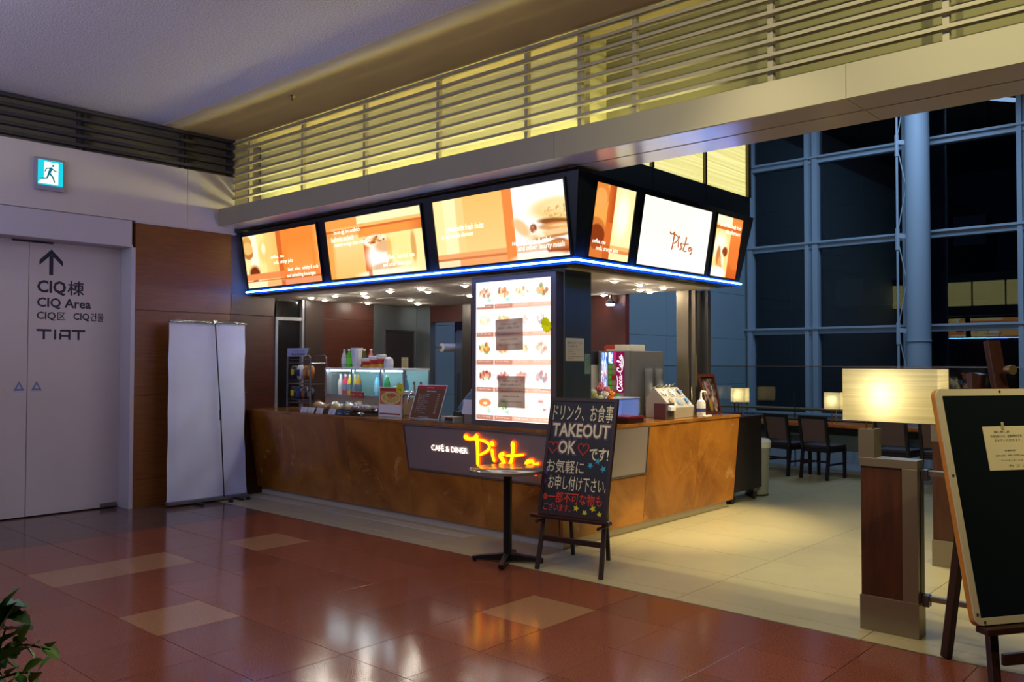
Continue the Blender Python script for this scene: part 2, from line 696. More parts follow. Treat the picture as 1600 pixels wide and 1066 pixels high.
def strokes_into(b, strokes, f, nrm, n=8, flat=0.6):
    """strokes: list of [(u, v, r), ...]; f maps (u, v) to a point"""
    for s in strokes:
        pts = [f(u, v) for u, v, r in s]
        rr = [r for u, v, r in s]
        if len(pts) == 1:
            c = Vector(pts[0])
            pts = [c - Vector((0.001, 0, 0)), c + Vector((0.001, 0, 0))]
            rr = rr * 2
        # round the ends
        d0 = (Vector(pts[0]) - Vector(pts[1])).normalized()
        d1 = (Vector(pts[-1]) - Vector(pts[-2])).normalized()
        p2, r2 = [], []
        for k in (0.95, 0.6):
            p2.append(Vector(pts[0]) + d0 * rr[0] * k)
            r2.append(rr[0] * math.sqrt(max(0.02, 1 - k * k)))
        p2 += [Vector(p) for p in pts]
        r2 += rr
        for k in (0.6, 0.95):
            p2.append(Vector(pts[-1]) + d1 * rr[-1] * k)
            r2.append(rr[-1] * math.sqrt(max(0.02, 1 - k * k)))
        b.tube(p2, r2, n, True, (nrm, flat))
    return b


def curve(pts, n=6):
    """catmull-rom through (u, v, r) points"""
    out = []
    P = [pts[0]] + list(pts) + [pts[-1]]
    for i in range(1, len(P) - 2):
        for k in range(n):
            t = k / n
            out.append(tuple(0.5 * ((2 * P[i][j]) + (-P[i - 1][j] + P[i + 1][j]) * t +
                                    (2 * P[i - 1][j] - 5 * P[i][j] + 4 * P[i + 1][j] - P[i + 2][j]) * t * t +
                                    (-P[i - 1][j] + 3 * P[i][j] - 3 * P[i + 1][j] + P[i + 2][j]) * t ** 3) for j in range(3)))
    out.append(tuple(pts[-1]))
    return out


# ---------------------------------------------------------------- printed sheets
class Print:
    """a small procedural picture, u to the right, v upwards, both 0..1 (sRGB)"""

    def __init__(self, nx, ny, base):
        self.nx, self.ny = nx, ny
        u, v = np.meshgrid(np.linspace(0, 1, nx), np.linspace(0, 1, ny))
        self.u, self.v = u, v
        self.a = np.ones((ny, nx, 3)) * self.c(base)

    @staticmethod
    def c(c):
        return np.array([int(c[i:i + 2], 16) / 255 for i in (0, 2, 4)])

    def mixin(self, m, c, al=1.0):
        m = (np.clip(m, 0, 1) * al)[..., None]
        self.a = self.a * (1 - m) + self.c(c) * m
        return self

    def rect(self, u0, u1, v0, v1, c, al=1.0):
        m = (self.u >= u0) & (self.u <= u1) & (self.v >= v0) & (self.v <= v1)
        return self.mixin(m.astype(float), c, al)

    def grad(self, u0, u1, v0, v1, c, axis='u', rev=False, al=1.0):
        m = ((self.u >= u0) & (self.u <= u1) & (self.v >= v0) & (self.v <= v1)).astype(float)
        t = (self.u - u0) / (u1 - u0) if axis == 'u' else (self.v - v0) / (v1 - v0)
        return self.mixin(m * np.clip(1 - t if rev else t, 0, 1), c, al)

    def ell(self, cu, cv, ru, rv, c, al=1.0, soft=0.15, rot=0.0):
        du, dv = self.u - cu, self.v - cv
        x = du * math.cos(rot) + dv * math.sin(rot)
        y = -du * math.sin(rot) + dv * math.cos(rot)
        d = np.sqrt((x / ru) ** 2 + (y / rv) ** 2)
        return self.mixin((1 - d) / max(soft, 1e-3) + 0.5, c, al)

    def specks(self, cu, cv, ru, rv, cols, n, r, seed=0, al=0.9, asp=1.0):
        rg = random.Random(seed)
        for _ in range(n):
            t, q = rg.random() * 6.283, math.sqrt(rg.random())
            rr = r * rg.uniform(0.5, 1.3)
            self.ell(cu + ru * q * math.cos(t), cv + rv * q * math.sin(t), rr, rr * asp * rg.uniform(0.4, 1.2), rg.choice(cols), al, 0.5, rg.random() * 3)
        return self

    def sheet(self, org, ax, ay):
        """grid mesh over org, org+ax, org+ay; returns (MB, colours)"""
        org, ax, ay = Vector(org), Vector(ax), Vector(ay)
        b = MB()
        nx, ny = self.nx, self.ny
        b.v = [tuple(org + ax * (i / (nx - 1)) + ay * (j / (ny - 1))) for j in range(ny) for i in range(nx)]
        b.f = [(j * nx + i, j * nx + i + 1, (j + 1) * nx + i + 1, (j + 1) * nx + i) for j in range(ny - 1) for i in range(nx - 1)]
        return b


def print_part(root, name, pr, org, ax, ay, mat, label=None):
    b = pr.sheet(org, ax, ay)
    off = ROOT.get(root.name, (0, 0, 0)) if root else (0, 0, 0)
    me = bpy.data.meshes.new(name)
    me.from_pydata([(x - off[0], y - off[1], z - off[2]) for x, y, z in b.v], [], b.f)
    a = pr.a.reshape(-1, 3)
    lin = np.where(a <= 0.04045, a / 12.92, ((a + 0.055) / 1.055) ** 2.4)
    rgba = np.concatenate([lin, np.ones((len(lin), 1))], 1).astype(np.float32)
    at = me.color_attributes.new('ink', 'FLOAT_COLOR', 'POINT')
    at.data.foreach_set('color', rgba.ravel())
    me.materials.append(mat)
    o = link(name, me, root)
    ROOT[o.name] = off
    if label:
        o['label'] = label
    return o


def M_backlit(name, col, mix=0.5):
    """thin paper that light passes through"""
    m = bpy.data.materials.new(name)
    m.use_nodes = True
    nt = m.node_tree
    nt.nodes.clear()
    out = nt.nodes.new('ShaderNodeOutputMaterial')
    tl = nt.nodes.new('ShaderNodeBsdfTranslucent')
    df = nt.nodes.new('ShaderNodeBsdfDiffuse')
    mx = nt.nodes.new('ShaderNodeMixShader')
    tl.inputs[0].default_value = srgb(col)
    df.inputs[0].default_value = srgb(col)
    mx.inputs[0].default_value = mix
    nt.links.new(tl.outputs[0], mx.inputs[1])
    nt.links.new(df.outputs[0], mx.inputs[2])
    nt.links.new(mx.outputs[0], out.inputs[0])
    MATS[name] = m
    return m


notice_paper = M_backlit('notice_paper', 'd2c4ba', 0.45)
lit_print = M_print('lit_print', 1.08)
menu_print = M_print('menu_print', 1.6)
dull_print = M_print('dull_print', 0.0)
fascia_print = M_print('fascia_print', 0.9)
EX, EY, EZ = Vector((1, 0, 0)), Vector((0, 1, 0)), Vector((0, 0, 1))

# ================================================================ SETTING
# ---- hall floor, polished red granite
TX0, TDX, TY0, TDY = -2.18, 0.51, 4.87, 0.52
floor = thing('floor_hall', 'polished red granite tile floor of the hall', 'floor', (0, 0, -0.1), kind='structure')
part(floor, 'slab', MB().box(-9.35, 0.37, 1.23, 4.89, -0.1, -0.004), joint_dark)
part(floor, 'outer_field', MB().box(-9.35, 0.37, -4, 1.228, -0.1, 0).box(0.372, 6, -4, 4.89, -0.1, 0), red_granite)
tile_me = {k: mesh_of('tile', MB().box(-0.2535, 0.2535, -0.2585, 0.2585, -0.02, 0), m, bevel=0.0012)
           for k, m in (('r', red_granite), ('t', tan_granite), ('d', dark_granite))}
for i in range(-14, 5):
    for j in range(7):
        x, y = TX0 + (i + 0.5) * TDX, TY0 - (j + 0.5) * TDY
        k = 'r'
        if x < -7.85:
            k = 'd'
        for cx, cy in ((-4.98, 2.53), (-6.51, 2.53), (-6.51, 3.05), (-6.51, 4.09), (-3.45, 4.09)):
            if abs(x - cx) < 0.1 and abs(y - cy) < 0.1:
                k = 't'
        link('tile', tile_me[k], floor, (x, y, 0.1 + random.uniform(-0.0006, 0)))

# ---- cafe floor, large beige tiles
floor2 = thing('floor_cafe', 'matt beige stone tile floor of the cafe', 'floor', (0, 0, -0.1), kind='structure')
part(floor2, 'slab', MB().box(-9.35, 6, 4.892, 12.52, -0.1, -0.004), joint_beige)
part(floor2, 'kiosk_field', MB().box(-8.98, -4.6, 5.75, 8.0, -0.003, 0.0), M('kiosk_floor', 'd8d6d4', 0.5))
part(floor2, 'outer_field', MB().box(-9.9, 6, 12.522, 19.4, -0.1, 0).box(-9.9, -9.352, 8.1, 12.522, -0.1, 0), M('grey_floor', '6a6a6c', 0.5))
bt = mesh_of('tile', MB().box(-0.598, 0.598, -0.323, 0.323, -0.02, 0), beige_tile, bevel=0.001)
st = mesh_of('tile', MB().box(-0.598, 0.598, -0.077, 0.077, -0.02, 0), beige_tile, bevel=0.001)
pt = mesh_of('tile', MB().box(-0.598, 0.598, -0.07, 0.07, -0.02, 0.0012), lit_band_tile, bevel=0.001)  # pale colour paints in the lit floor band before the counter
for i in range(-6, 5):
    x = -2.96 + (i + 0.5) * 1.2
    if x > -9.4:
        link('tile', st, floor2, (x, 4.971, 0.1))
    for j in range(11):
        y = 5.05 + (j + 0.5) * 0.65
        if x < -4.9 and 5.75 < y < 7.9:
            continue
        link('tile', bt, floor2, (x, y, 0.1))
    if x < -4.9:
        link('tile', pt, floor2, (x, 5.41, 0.1))

# ---- hall ceiling
cb = thing('ceiling_hall', 'white speckled acoustic ceiling of the hall', 'ceiling', (0, 0, 4.14), kind='structure')
part(cb, 'acoustic_board', MB().box(-9.4, 6, -6, 4.31, 4.14, 4.25), ceil_board)
part(cb, 'lamplit_strip', MB().box(-9.4, 6, 4.31, 5.62, 4.135, 4.25), ceil_lamplit)  # tan colour stands in for yellow lamplight on this flat ceiling strip
sp = thing('sprinkler', 'small brass sprinkler head in the lamplit tan ceiling strip', 'sprinkler', (-7.06, 4.66, 4.09))
part(sp, 'collar', MB().lathe([(0.03, 0), (0.035, 0.01), (0.034, 0.012)], (-7.06, 4.66, 4.122)), chrome, True)
part(sp, 'nozzle', MB().lathe([(0.016, 0), (0.016, 0.004), (0.007, 0.006), (0.007, 0.04)], (-7.06, 4.66, 4.09)), M('brass', '8a6a30', 0.3, 0.9), True)

# ---- left wall
wl = thing('wall_left', 'white panelled wall with a wood-clad bay beside the cafe', 'wall', (-9.2, 2, 0), kind='structure')
part(wl, 'core', MB().box(-9.6, -9.36, -5, 8.1, 0, 8).box(-9.36, -9.062, 4.0, 8.1, 0, 3.69).box(-9.36, -9.062, -5, 4.0, 2.80, 3.69)
     .box(-9.9, -9.612, 8.1, 19.4, 0, 8.2).box(-9.36, -9.062, 5.18, 8.1, 3.69, 8), M('core_dull', '777070', 0.8))
for y0, y1 in ((-5, 1.9), (1.903, 4.60), (4.604, 5.18)):
    part(wl, 'fascia_panel', MB().box(-9.06, -9.0, y0, y1, 3.05, 3.70), white_panel, bevel=0.003)
part(wl, 'header', MB().box(-9.06, -9.008, -5, 3.995, 2.79, 3.045).box(-9.06, -8.995, -5, 3.998, 2.765, 2.79), white_metal, bevel=0.002)
part(wl, 'header_shadow_gap', MB().box(-9.06, -9.02, -5, 3.995, 3.045, 3.05), recess_dark)
part(wl, 'jamb', MB().box(-9.33, -8.995, 3.985, 4.03, 0, 2.765), white_metal, bevel=0.002)
part(wl, 'recess_head', MB().box(-9.33, -9.06, -5, 3.985, 2.765, 2.795), white_metal)
part(wl, 'wood_trim', MB().box(-9.06, -8.99, 4.03, 5.2, 3.03, 3.05), white_metal)
for z0, z1 in ((0.0, 0.30), (0.304, 1.19), (1.194, 2.10), (2.104, 3.03)):
    part(wl, 'wood_panel', MB().box(-9.06, -9.0, 4.032, 5.14, z0, z1), wall_wood, bevel=0.002)
    part(wl, 'wood_panel', MB().box(-9.06, -9.0, 5.145, 5.72, z0, min(z1, 2.34)), red_wood, bevel=0.002) if z0 < 2.2 else None
    part(wl, 'wood_panel', MB().box(-9.06, -9.0, 6.42, 7.24, z0, min(z1, 2.34)), red_wood, bevel=0.002) if z0 < 2.2 else None
part(wl, 'side_pillar', MB().box(-9.06, -8.97, 6.14, 6.415, 0, 2.34), M('dark_pillar', '30231f', 0.4), bevel=0.003)
part(wl, 'steel_cladding', MB().box(-9.06, -9.0, 7.245, 8.0, 0, 2.34), steel_blue, bevel=0.002)
for z0 in (0, 1.06, 2.12, 3.18, 4.24, 5.30, 6.36):
    for y0, y1 in ((8.1, 11.8), (11.804, 15.5), (15.504, 19.2)):
        part(wl, 'grey_panel', MB().box(-9.61, -9.55, y0, y1, z0 + 0.003, z0 + 1.057), blue_wall, bevel=0.002)

# door recess: two flush leaves with lettering
AX, AY = EY, EZ


def wtext(b, body, y0, y1, z0, z1, off=0.0, x=-9.248):
    return text_into(b, body, (x, y0, z0), EY, EZ, y1 - y0, z1 - z0, off)


def sticker(parent, y0):
    b = MB()
    t = 0.10
    b.prism([(0, 0), (t, 0), (t / 2, t * 0.95)], (-9.2495, y0, 1.262), EY, EZ, 0.001)
    o = part(parent, 'warning_sticker', b, M('sticker_blue', '7480a0', 0.5))
    g = MB().prism([(0.028, 0.02), (0.072, 0.02), (0.05, 0.062)], (-9.2485, y0, 1.262), EY, EZ, 0.0006)
    g.prism([(0.0, -0.006), (t, -0.006), (t, -0.018), (0, -0.018)], (-9.2495, y0, 1.262), EY, EZ, 0.001)
    part(o, 'sticker_mark', g, M('sticker_pale', 'b8c0d8', 0.5))
    return o


door1 = thing('door_1', 'white flush door leaf with CIQ lettering and an arrow', 'door', (-9.27, 3.54, 0), kind='structure')
part(door1, 'leaf', MB().box(-9.30, -9.25, 3.082, 3.984, 0.012, 2.764), white_panel, bevel=0.002)
for args in (('CIQ', 3.155, 3.43, 2.225, 2.375, 0.03), ('棟', 3.445, 3.61, 2.235, 2.385, 0.014), ('CIQ Area', 3.155, 3.68, 2.085, 2.20, 0.024),
             ('CIQ', 3.155, 3.335, 1.965, 2.055, 0.022), ('区', 3.35, 3.43, 1.975, 2.055, 0.01), ('CIQ', 3.505, 3.665, 1.97, 2.055, 0.022), ('건물', 3.675, 3.81, 1.975, 2.06, 0.01)):
    part(door1, 'lettering', wtext(MB(), *args), ink_navy)
b = MB()
y0, z0, hh = 3.155, 1.775, 0.105
k = 0.022
b.prism([(0, hh - k), (0.14, hh - k), (0.14, hh), (0, hh)], (-9.2495, y0, z0), EY, EZ, 0.001)
b.prism([(0.059, 0), (0.081, 0), (0.081, hh - k), (0.059, hh - k)], (-9.2495, y0, z0), EY, EZ, 0.001)
b.prism([(0.165, 0), (0.187, 0), (0.187, hh), (0.165, hh)], (-9.2495, y0, z0), EY, EZ, 0.001)
b.prism([(0.215, 0), (0.237, 0), (0.237, hh - k), (0.215, hh - 2 * k)], (-9.2495, y0, z0), EY, EZ, 0.001)
b.prism([(0.225, hh - k), (0.325, hh - k), (0.325, hh), (0.24, hh), (0.22, hh - 0.008)], (-9.2495, y0, z0), EY, EZ, 0.001)
b.prism([(0.303, 0), (0.325, 0), (0.325, hh - k), (0.303, hh - k)], (-9.2495, y0, z0), EY, EZ, 0.001)
b.prism([(0.237, 0.03), (0.303, 0.03), (0.303, 0.048), (0.237, 0.048)], (-9.2495, y0, z0), EY, EZ, 0.001)
b.prism([(0.335, hh - k), (0.47, hh - k), (0.47, hh), (0.335, hh)], (-9.2495, y0, z0), EY, EZ, 0.001)
b.prism([(0.393, 0), (0.415, 0), (0.415, hh - k), (0.393, hh - k)], (-9.2495, y0, z0), EY, EZ, 0.001)
part(door1, 'logo_lettering', b, ink_navy)
b = MB()
b.prism([(-0.019, 0), (0.019, 0), (0.019, 0.20), (-0.019, 0.20)], (-9.2495, 3.285, 2.43), EY, EZ, 0.001)
b.prism([(0, 0.262), (-0.112, 0.145), (-0.112, 0.095), (0, 0.205), (0.112, 0.095), (0.112, 0.145)], (-9.2494, 3.285, 2.43), EY, EZ, 0.001)
part(door1, 'arrow', b, ink_navy)
sticker(door1, 3.115)
part(door1, 'scuff_plate', MB().box(-9.2498, -9.246, 3.80, 3.975, 0.015, 0.055), M('scuff', '6a625c', 0.8))
door2 = thing('door_2', 'white flush door leaf without lettering beside the lettered one', 'door', (-9.27, 2.6, 0), kind='structure')
part(door2, 'leaf', MB().box(-9.30, -9.25, 2.15, 3.076, 0.012, 2.764), white_panel, bevel=0.002)
part(door2, 'closer_slot', MB().box(-9.25, -9.244, 2.92, 3.30, 2.745, 2.762), ink_black)
sticker(door2, 2.955)
part(wl, 'door_surround', MB().box(-9.33, -9.25, -5, 2.146, 0, 2.764), white_panel)

# dark louvre above the white fascia
lv = thing('louvre_dark', 'dark horizontal slat louvre above the white wall panels', 'louvre', (-9.1, 2, 3.7), kind='structure')
part(lv, 'recess', MB().box(-9.356, -9.17, -5, 5.18, 3.69, 4.139), recess_tan)
part(lv, 'end_cap', MB().box(-9.17, -9.0, 5.155, 5.18, 3.70, 4.135), slat_dark)
for i in range(5):
    z = 3.752 + i * 0.09
    part(lv, 'slat', MB().box(-9.08, -9.005, -5, 5.155, z - 0.014, z + 0.018), slat_dark, bevel=0.002)
for y in (-0.1, 1.0, 2.4, 3.50, 4.60):
    for d in (-0.03, 0.03):
        part(lv, 'post', MB().box(-9.13, -9.082, y + d - 0.011, y + d + 0.011, 3.70, 4.138), slat_dark)

# glass side door in the left wall of the cafe
d3 = thing('door_3', 'dark glazed side door with thin pale frame inside the cafe', 'door', (-9.0, 5.93, 0), kind='structure')
part(d3, 'pane', MB().box(-9.04, -9.03, 5.76, 6.10, 0.05, 2.30), M('dark_glass', '17181a', 0.08))
part(d3, 'frame', MB().box(-9.06, -8.98, 5.725, 5.76, 0, 2.1).box(-9.06, -8.98, 6.10, 6.135, 0, 2.34).box(-9.06, -8.985, 5.76, 6.10, 2.06, 2.1), M('frame_grey', '8a8a90', 0.4, 0.4), bevel=0.002)

# ---- beam over the cafe front
bm_ = thing('trim_1', 'long pale metal-clad beam with a grooved underside over the cafe', 'beam', (-3, 5.2, 3.1), kind='structure')
JX = [-9.0, -8.49, -6.27, -4.05, -1.85, 0.37, 2.59, 6.0]
for i in range(len(JX) - 1):
    x0, x1 = JX[i] + 0.0015, JX[i + 1] - 0.0015
    part(bm_, 'fascia_panel', MB().box(x0, x1, 4.98, 5.0, 3.10, 3.305), beam_panel, bevel=0.002)
    part(bm_, 'soffit_panel', MB().box(x0, x1, 5.0, 5.28, 3.10, 3.115), beam_soffit, bevel=0.0015)
    part(bm_, 'soffit_panel', MB().box(x0, x1, 5.30, 5.575, 3.10, 3.115), beam_soffit, bevel=0.0015)
part(bm_, 'core', MB().box(-9.0, 6, 5.0, 5.57, 3.118, 3.16).box(-9.0, 6, 5.002, 5.03, 3.16, 3.30), MATS['core_dull'])
# bulkhead behind the louvre, and an added unseen panel above that blocks hall light
wb = thing('wall_bulkhead', 'cream wall behind the lit louvre above the beam', 'wall', (-3, 5.65, 3.16), kind='structure')
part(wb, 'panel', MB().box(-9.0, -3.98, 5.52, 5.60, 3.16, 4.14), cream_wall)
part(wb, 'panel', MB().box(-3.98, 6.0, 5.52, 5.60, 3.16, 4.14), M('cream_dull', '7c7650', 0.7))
part(wb, 'light_block_panel', MB().box(-4.1, 6.0, 5.60, 5.70, 3.16, 8.25), MATS['cream_dull'])
part(wb, 'column', MB().box(-4.02, -3.95, 5.30, 5.52, 3.16, 4.135), cream_wall)

lv2 = thing('louvre_lit', 'pale horizontal slat louvre glowing yellow from behind above the beam', 'louvre', (-3, 5.18, 3.31), kind='structure')
PXS = [-8.742 + 1.0535 * k for k in range(14)]
for i in range(9):
    z = 3.352 + i * 0.0925
    for x0, x1 in ((-8.995, -3.982), (-3.978, 2.35), (2.354, 6.0)):
        part(lv2, 'slat', MB().box(x0, x1, 5.15, 5.20, z - 0.011, z + 0.013), slat_grey, bevel=0.002)
for x in PXS + [-3.98]:
    part(lv2, 'post', MB().box(x - 0.018, x + 0.018, 5.205, 5.245, 3.16, 4.137), slat_grey)
tubes = thing('cove_lamp', 'row of yellow fluorescent tubes hidden behind the beam', 'lamp', (-6, 5.40, 3.2))
tube_mat = M_emit('tube_glow', 'fff6a0', 38)
for k in range(5):
    x = -8.85 + k * 1.06
    part(tubes, 'tube', MB().tube([(x, 5.38, 3.30), (x + 0.98, 5.38, 3.30)], 0.014, 8), tube_mat)
    part(tubes, 'batten', MB().box(x, x + 0.98, 5.355, 5.405, 3.16, 3.262), white_metal)
part(tubes, 'tube', MB().tube([(-3.5, 5.38, 3.30), (-2.9, 5.38, 3.30)], 0.010, 8), tube_mat)

# ---- kiosk body -------------------------------------------------------------
ZB, ZT = 2.343, 3.06
YB, YT, XB, XT, RB, RT = 5.36, 5.245, -4.14, -4.02, 8.12, 8.235
SL = (YB - YT) / (ZT - ZB)


def fy(z):
    return YB - (z - ZB) * SL


def sx(z):
    return XB + (z - ZB) * SL


canopy = thing('cafe_canopy', 'black cafe canopy with outward leaning sign faces over the counter', 'canopy', (-6.5, 6.7, ZB), kind='structure')
part(canopy, 'body', MB().hexa([(-9.0, YB, ZB), (XB, YB, ZB), (XB, RB, ZB), (-9.0, RB, ZB), (-9.0, YT, ZT), (XT, YT, ZT), (XT, RT, ZT), (-9.0, RT, ZT)]), navy_metal, bevel=0.004)
part(canopy, 'roof_deck', MB().box(-9.0, -4.3, 5.58, 8.72, ZT + 0.002, 3.12), charcoal)
for y0, y1 in ((5.62, 6.745), (6.75, 7.74), (7.745, 8.72)):
    part(canopy, 'dark_panel', MB().box(-4.34, -4.30, y0, y1, 3.122, 3.375), charcoal, bevel=0.002)
for k in range(5):
    x0 = -9.0 + k * 0.94
    part(canopy, 'dark_panel', MB().box(x0, x0 + 0.935, 8.68, 8.72, 3.122, 3.375), charcoal, bevel=0.002)


def glow_panel():
    m, nt, b = nodemat('glow_panel')
    tc = nt.nodes.new('ShaderNodeTexCoord')
    mp = nt.nodes.new('ShaderNodeMapping')
    mp.inputs['Scale'].default_value = (0.5, 0.5, 60)
    n = nt.nodes.new('ShaderNodeTexNoise')
    n.inputs['Scale'].default_value = 1.0
    r = nt.nodes.new('ShaderNodeValToRGB')
    r.color_ramp.elements[0].position = 0.3
    r.color_ramp.elements[0].color = srgb('d8cc74')
    r.color_ramp.elements[1].position = 0.65
    r.color_ramp.elements[1].color = srgb('fff6a8')
    nt.links.new(tc.outputs['Object'], mp.inputs[0])
    nt.links.new(mp.outputs[0], n.inputs['Vector'])
    nt.links.new(n.outputs['Fac'], r.inputs[0])
    nt.links.new(r.outputs[0], b.inputs['Emission Color'])
    b.inputs['Emission Strength'].default_value = 1.05
    b.inputs['Base Color'].default_value = srgb('8a8458')
    return m


glow = glow_panel()
clere = thing('clerestory', 'band of backlit yellow panels on top of the cafe roof', 'clerestory', (-6.5, 7.2, 3.375), kind='structure')
for y0, y1 in ((5.72, 6.73), (6.77, 7.725), (7.765, 8.68)):
    part(clere, 'glow_panel', MB().box(-4.36, -4.325, y0, y1, 3.378, 4.35), glow)
for y in (6.75, 7.745, 8.70):
    part(clere, 'mullion', MB().box(-4.36, -4.295, y - 0.018, y + 0.018, 3.376, 4.35), M('bronze', '5a5034', 0.4, 0.5))
for k in range(5):
    x0 = -9.0 + k * 0.94
    part(clere, 'glow_panel', MB().box(x0 + 0.02, x0 + 0.915, 8.66, 8.695, 3.378, 4.14), glow)
    part(clere, 'mullion', MB().box(x0 + 0.917, x0 + 0.953, 8.66, 8.725, 3.376, 4.14), MATS['bronze'])
part(clere, 'glow_panel', MB().box(-9.53, -9.01, 8.66, 8.695, 3.378, 4.14), glow)
part(clere, 'head', MB().box(-9.54, -4.37, 8.66, 8.70, 4.142, 4.35), charcoal)
part(clere, 'lid', MB().box(-9.0, -4.29, 5.71, 8.73, 4.352, 4.40), charcoal)

kc = thing('ceiling_cafe', 'low grey ceiling inside the cafe kiosk', 'ceiling', (-6.5, 6.7, 2.33), kind='structure')
for x0, x1 in ((-8.99, -7.0), (-6.996, -5.6), (-5.596, -4.33)):
    part(kc, 'board', MB().box(x0, x1, 5.52, 8.0, 2.325, 2.342), kiosk_ceil, bevel=0.001)
part(kc, 'vent_plate', MB().box(-8.1, -7.75, 6.55, 6.75, 2.318, 2.3245), kiosk_ceil, bevel=0.002)

wr = thing('wall_rear', 'dark rear wall of the cafe kiosk with a doorway', 'wall', (-7, 8.05, 0), kind='structure')
part(wr, 'steel_panel', MB().box(-9.0, -8.71, 8.0, 8.1, 0, 2.34), steel_blue, bevel=0.002)
part(wr, 'steel_post', MB().box(-8.06, -7.90, 7.98, 8.1, 0, 2.34), steel_dark, bevel=0.003)
part(wr, 'lintel', MB().box(-8.71, -8.06, 8.0, 8.1, 2.1, 2.34), dark_red)
for x0, x1 in ((-7.90, -6.7), (-6.696, -5.48)):
    part(wr, 'dark_panel', MB().box(x0, x1, 8.02, 8.1, 0, 2.34), dark_red, bevel=0.002)
part(wr, 'rear_counter', MB().box(-5.48, -4.75, 8.02, 8.1, 0, 1.0), dark_red)
part(wr, 'kitchen_back', MB().box(-9.0, -7.5, 8.75, 8.80, 0, 2.34).box(-7.55, -7.5, 8.1, 8.75, 0, 2.34), dark_panel)
pc = thing('pillar_corner', 'dark steel corner pillar of the kiosk beside the menu lightbox', 'pillar', (-4.55, 5.68, 1.004), kind='structure')
part(pc, 'shaft', MB().box(-4.76, -4.36, 5.50, 5.87, 1.004, 2.325), pillar_steel, bevel=0.006)
pb = thing('pillar_rear', 'paired steel posts at the rear end of the kiosk', 'pillar', (-4.5, 7.7, 1.004), kind='structure')
part(pb, 'pale_post', MB().box(-4.78, -4.635, 7.96, 8.02, 1.001, 2.325), steel_frame, bevel=0.004)
part(pb, 'thin_post', MB().box(-4.605, -4.565, 7.98, 8.02, 1.001, 2.325), steel_frame)
part(pb, 'dark_post', MB().box(-4.67, -4.50, 8.13, 8.20, 1.001, 2.325), steel_dark, bevel=0.004)

# ---- atrium: curtain wall, column, roof
GY = 19.2
cw = thing('window_1', 'tall night-dark glass curtain wall with pale steel mullions', 'window', (-4, GY, 0), kind='structure')
VX = [-9.50, -7.90, -5.75, -3.60, -1.45, 0.70, 2.85, 5.0]
HZ = [0.335, 2.297, 4.26, 6.22, 8.1]
for x in VX:
    part(cw, 'mullion', MB().box(x - 0.15, x - 0.06, GY - 0.16, GY + 0.05, 0, 8.2).box(x + 0.03, x + 0.15, GY - 0.16, GY + 0.05, 0, 8.2)
         .box(x - 0.06, x + 0.03, GY - 0.08, GY + 0.05, 0, 8.2), mullion)
for z in HZ:
    part(cw, 'transom', MB().box(-9.55, 5.0, GY - 0.12, GY + 0.02, z - 0.075, z + 0.075).box(-9.55, 5.0, GY - 0.19, GY - 0.12, z + 0.03, z + 0.075), mullion)
for i in range(len(VX) - 1):
    for j in range(len(HZ)):
        z0 = HZ[j] + 0.055
        z1 = HZ[j + 1] - 0.055 if j + 1 < len(HZ) else 8.2
        part(cw, 'pane', MB().box(VX[i] + 0.15, VX[i + 1] - 0.15, GY, GY + 0.012, z0, z1), night_glass)
cl = thing('column_round', 'round pale steel column with a cable truss before the glass', 'column', (-5.6, 18.6, 0), kind='structure')
part(cl, 'shaft', MB().lathe([(0.235, 0), (0.235, 8.2)], (-5.46, 18.6, 0), 24), mullion, True)
part(cl, 'truss_rod', MB().tube([(-5.83, 18.5, 0), (-5.83, 18.5, 8.2)], 0.025, 8), mullion, True)
for z in HZ:
    part(cl, 'bracket', MB().bar((-5.54, 18.58, z - 0.1), (-5.86, 18.5, z - 0.05), 0.07, 0.09), mullion)
    part(cl, 'clevis', MB().tube([(-5.83, 18.5, z - 0.35), (-5.83, 18.5, z + 0.1)], 0.042, 8), mullion, True)
    part(cl, 'cable', MB().tube([(-5.81, 18.5, z + 0.1), (-5.65, 18.5, z + 0.95), (-5.81, 18.5, z + 1.75)], 0.011, 6), mullion)
part(cl, 'cap_plate', MB().lathe([(0.255, 0), (0.255, 0.02)], (-5.46, 18.6, 2.0), 24), mullion)
ar = solo('ceiling_atrium', MB().box(-9.9, 6, 5.72, 19.4, 8.2, 8.3), charcoal, 'dark high ceiling of the atrium', 'ceiling', kind='structure')

# night buildings beyond the glass
far = thing('office_building', 'dark office block with a few lit windows outside at night', 'building', (-14, 70, 0))
part(far, 'wall', MB().box(-40, 12, 70, 80, -10, 30), M('far_wall', '20262e', 0.8))
wm, wl_ = M('far_window', '10161e', 0.3), M_emit('far_lit', '7aa0d8', 0.006)
for i in range(16):
    for j in range(6):
        x, z = -36 + i * 3.0, 2 + j * 4.2
        part(far, 'window', MB().box(x, x + 2.2, 69.9, 70, z, z + 2.2), wl_ if (i * 7 + j * 5) % 13 == 0 else wm)

# ================================================================ COUNTER
CZ0, CZ1 = 0.08, 0.97
FT, FB, ST, SB = 5.36, 5.51, -4.30, -4.38      # front top / bottom y, side top / bottom x


def cy_(z):
    return FT + (1 - z) * (FB - FT) / 0.92


def cx_(z):
    return ST - (1 - z) * (ST - SB) / 0.92


counter = thing('cafe_counter', 'brown marble cafe counter with inward sloping faces and a lit sign panel', 'counter', (-6.5, 5.9, 0))


def front_slab(x0, x1, z0, z1, name, mat, out=0.0, th=0.03, bevel=0.002):
    p = [(x0, cy_(z0) - out, z0), (x1, cy_(z0) - out, z0), (x1, cy_(z0) + th, z0), (x0, cy_(z0) + th, z0),
         (x0, cy_(z1) - out, z1), (x1, cy_(z1) - out, z1), (x1, cy_(z1) + th, z1), (x0, cy_(z1) + th, z1)]
    return part(counter, name, MB().hexa(p), mat, bevel=bevel)


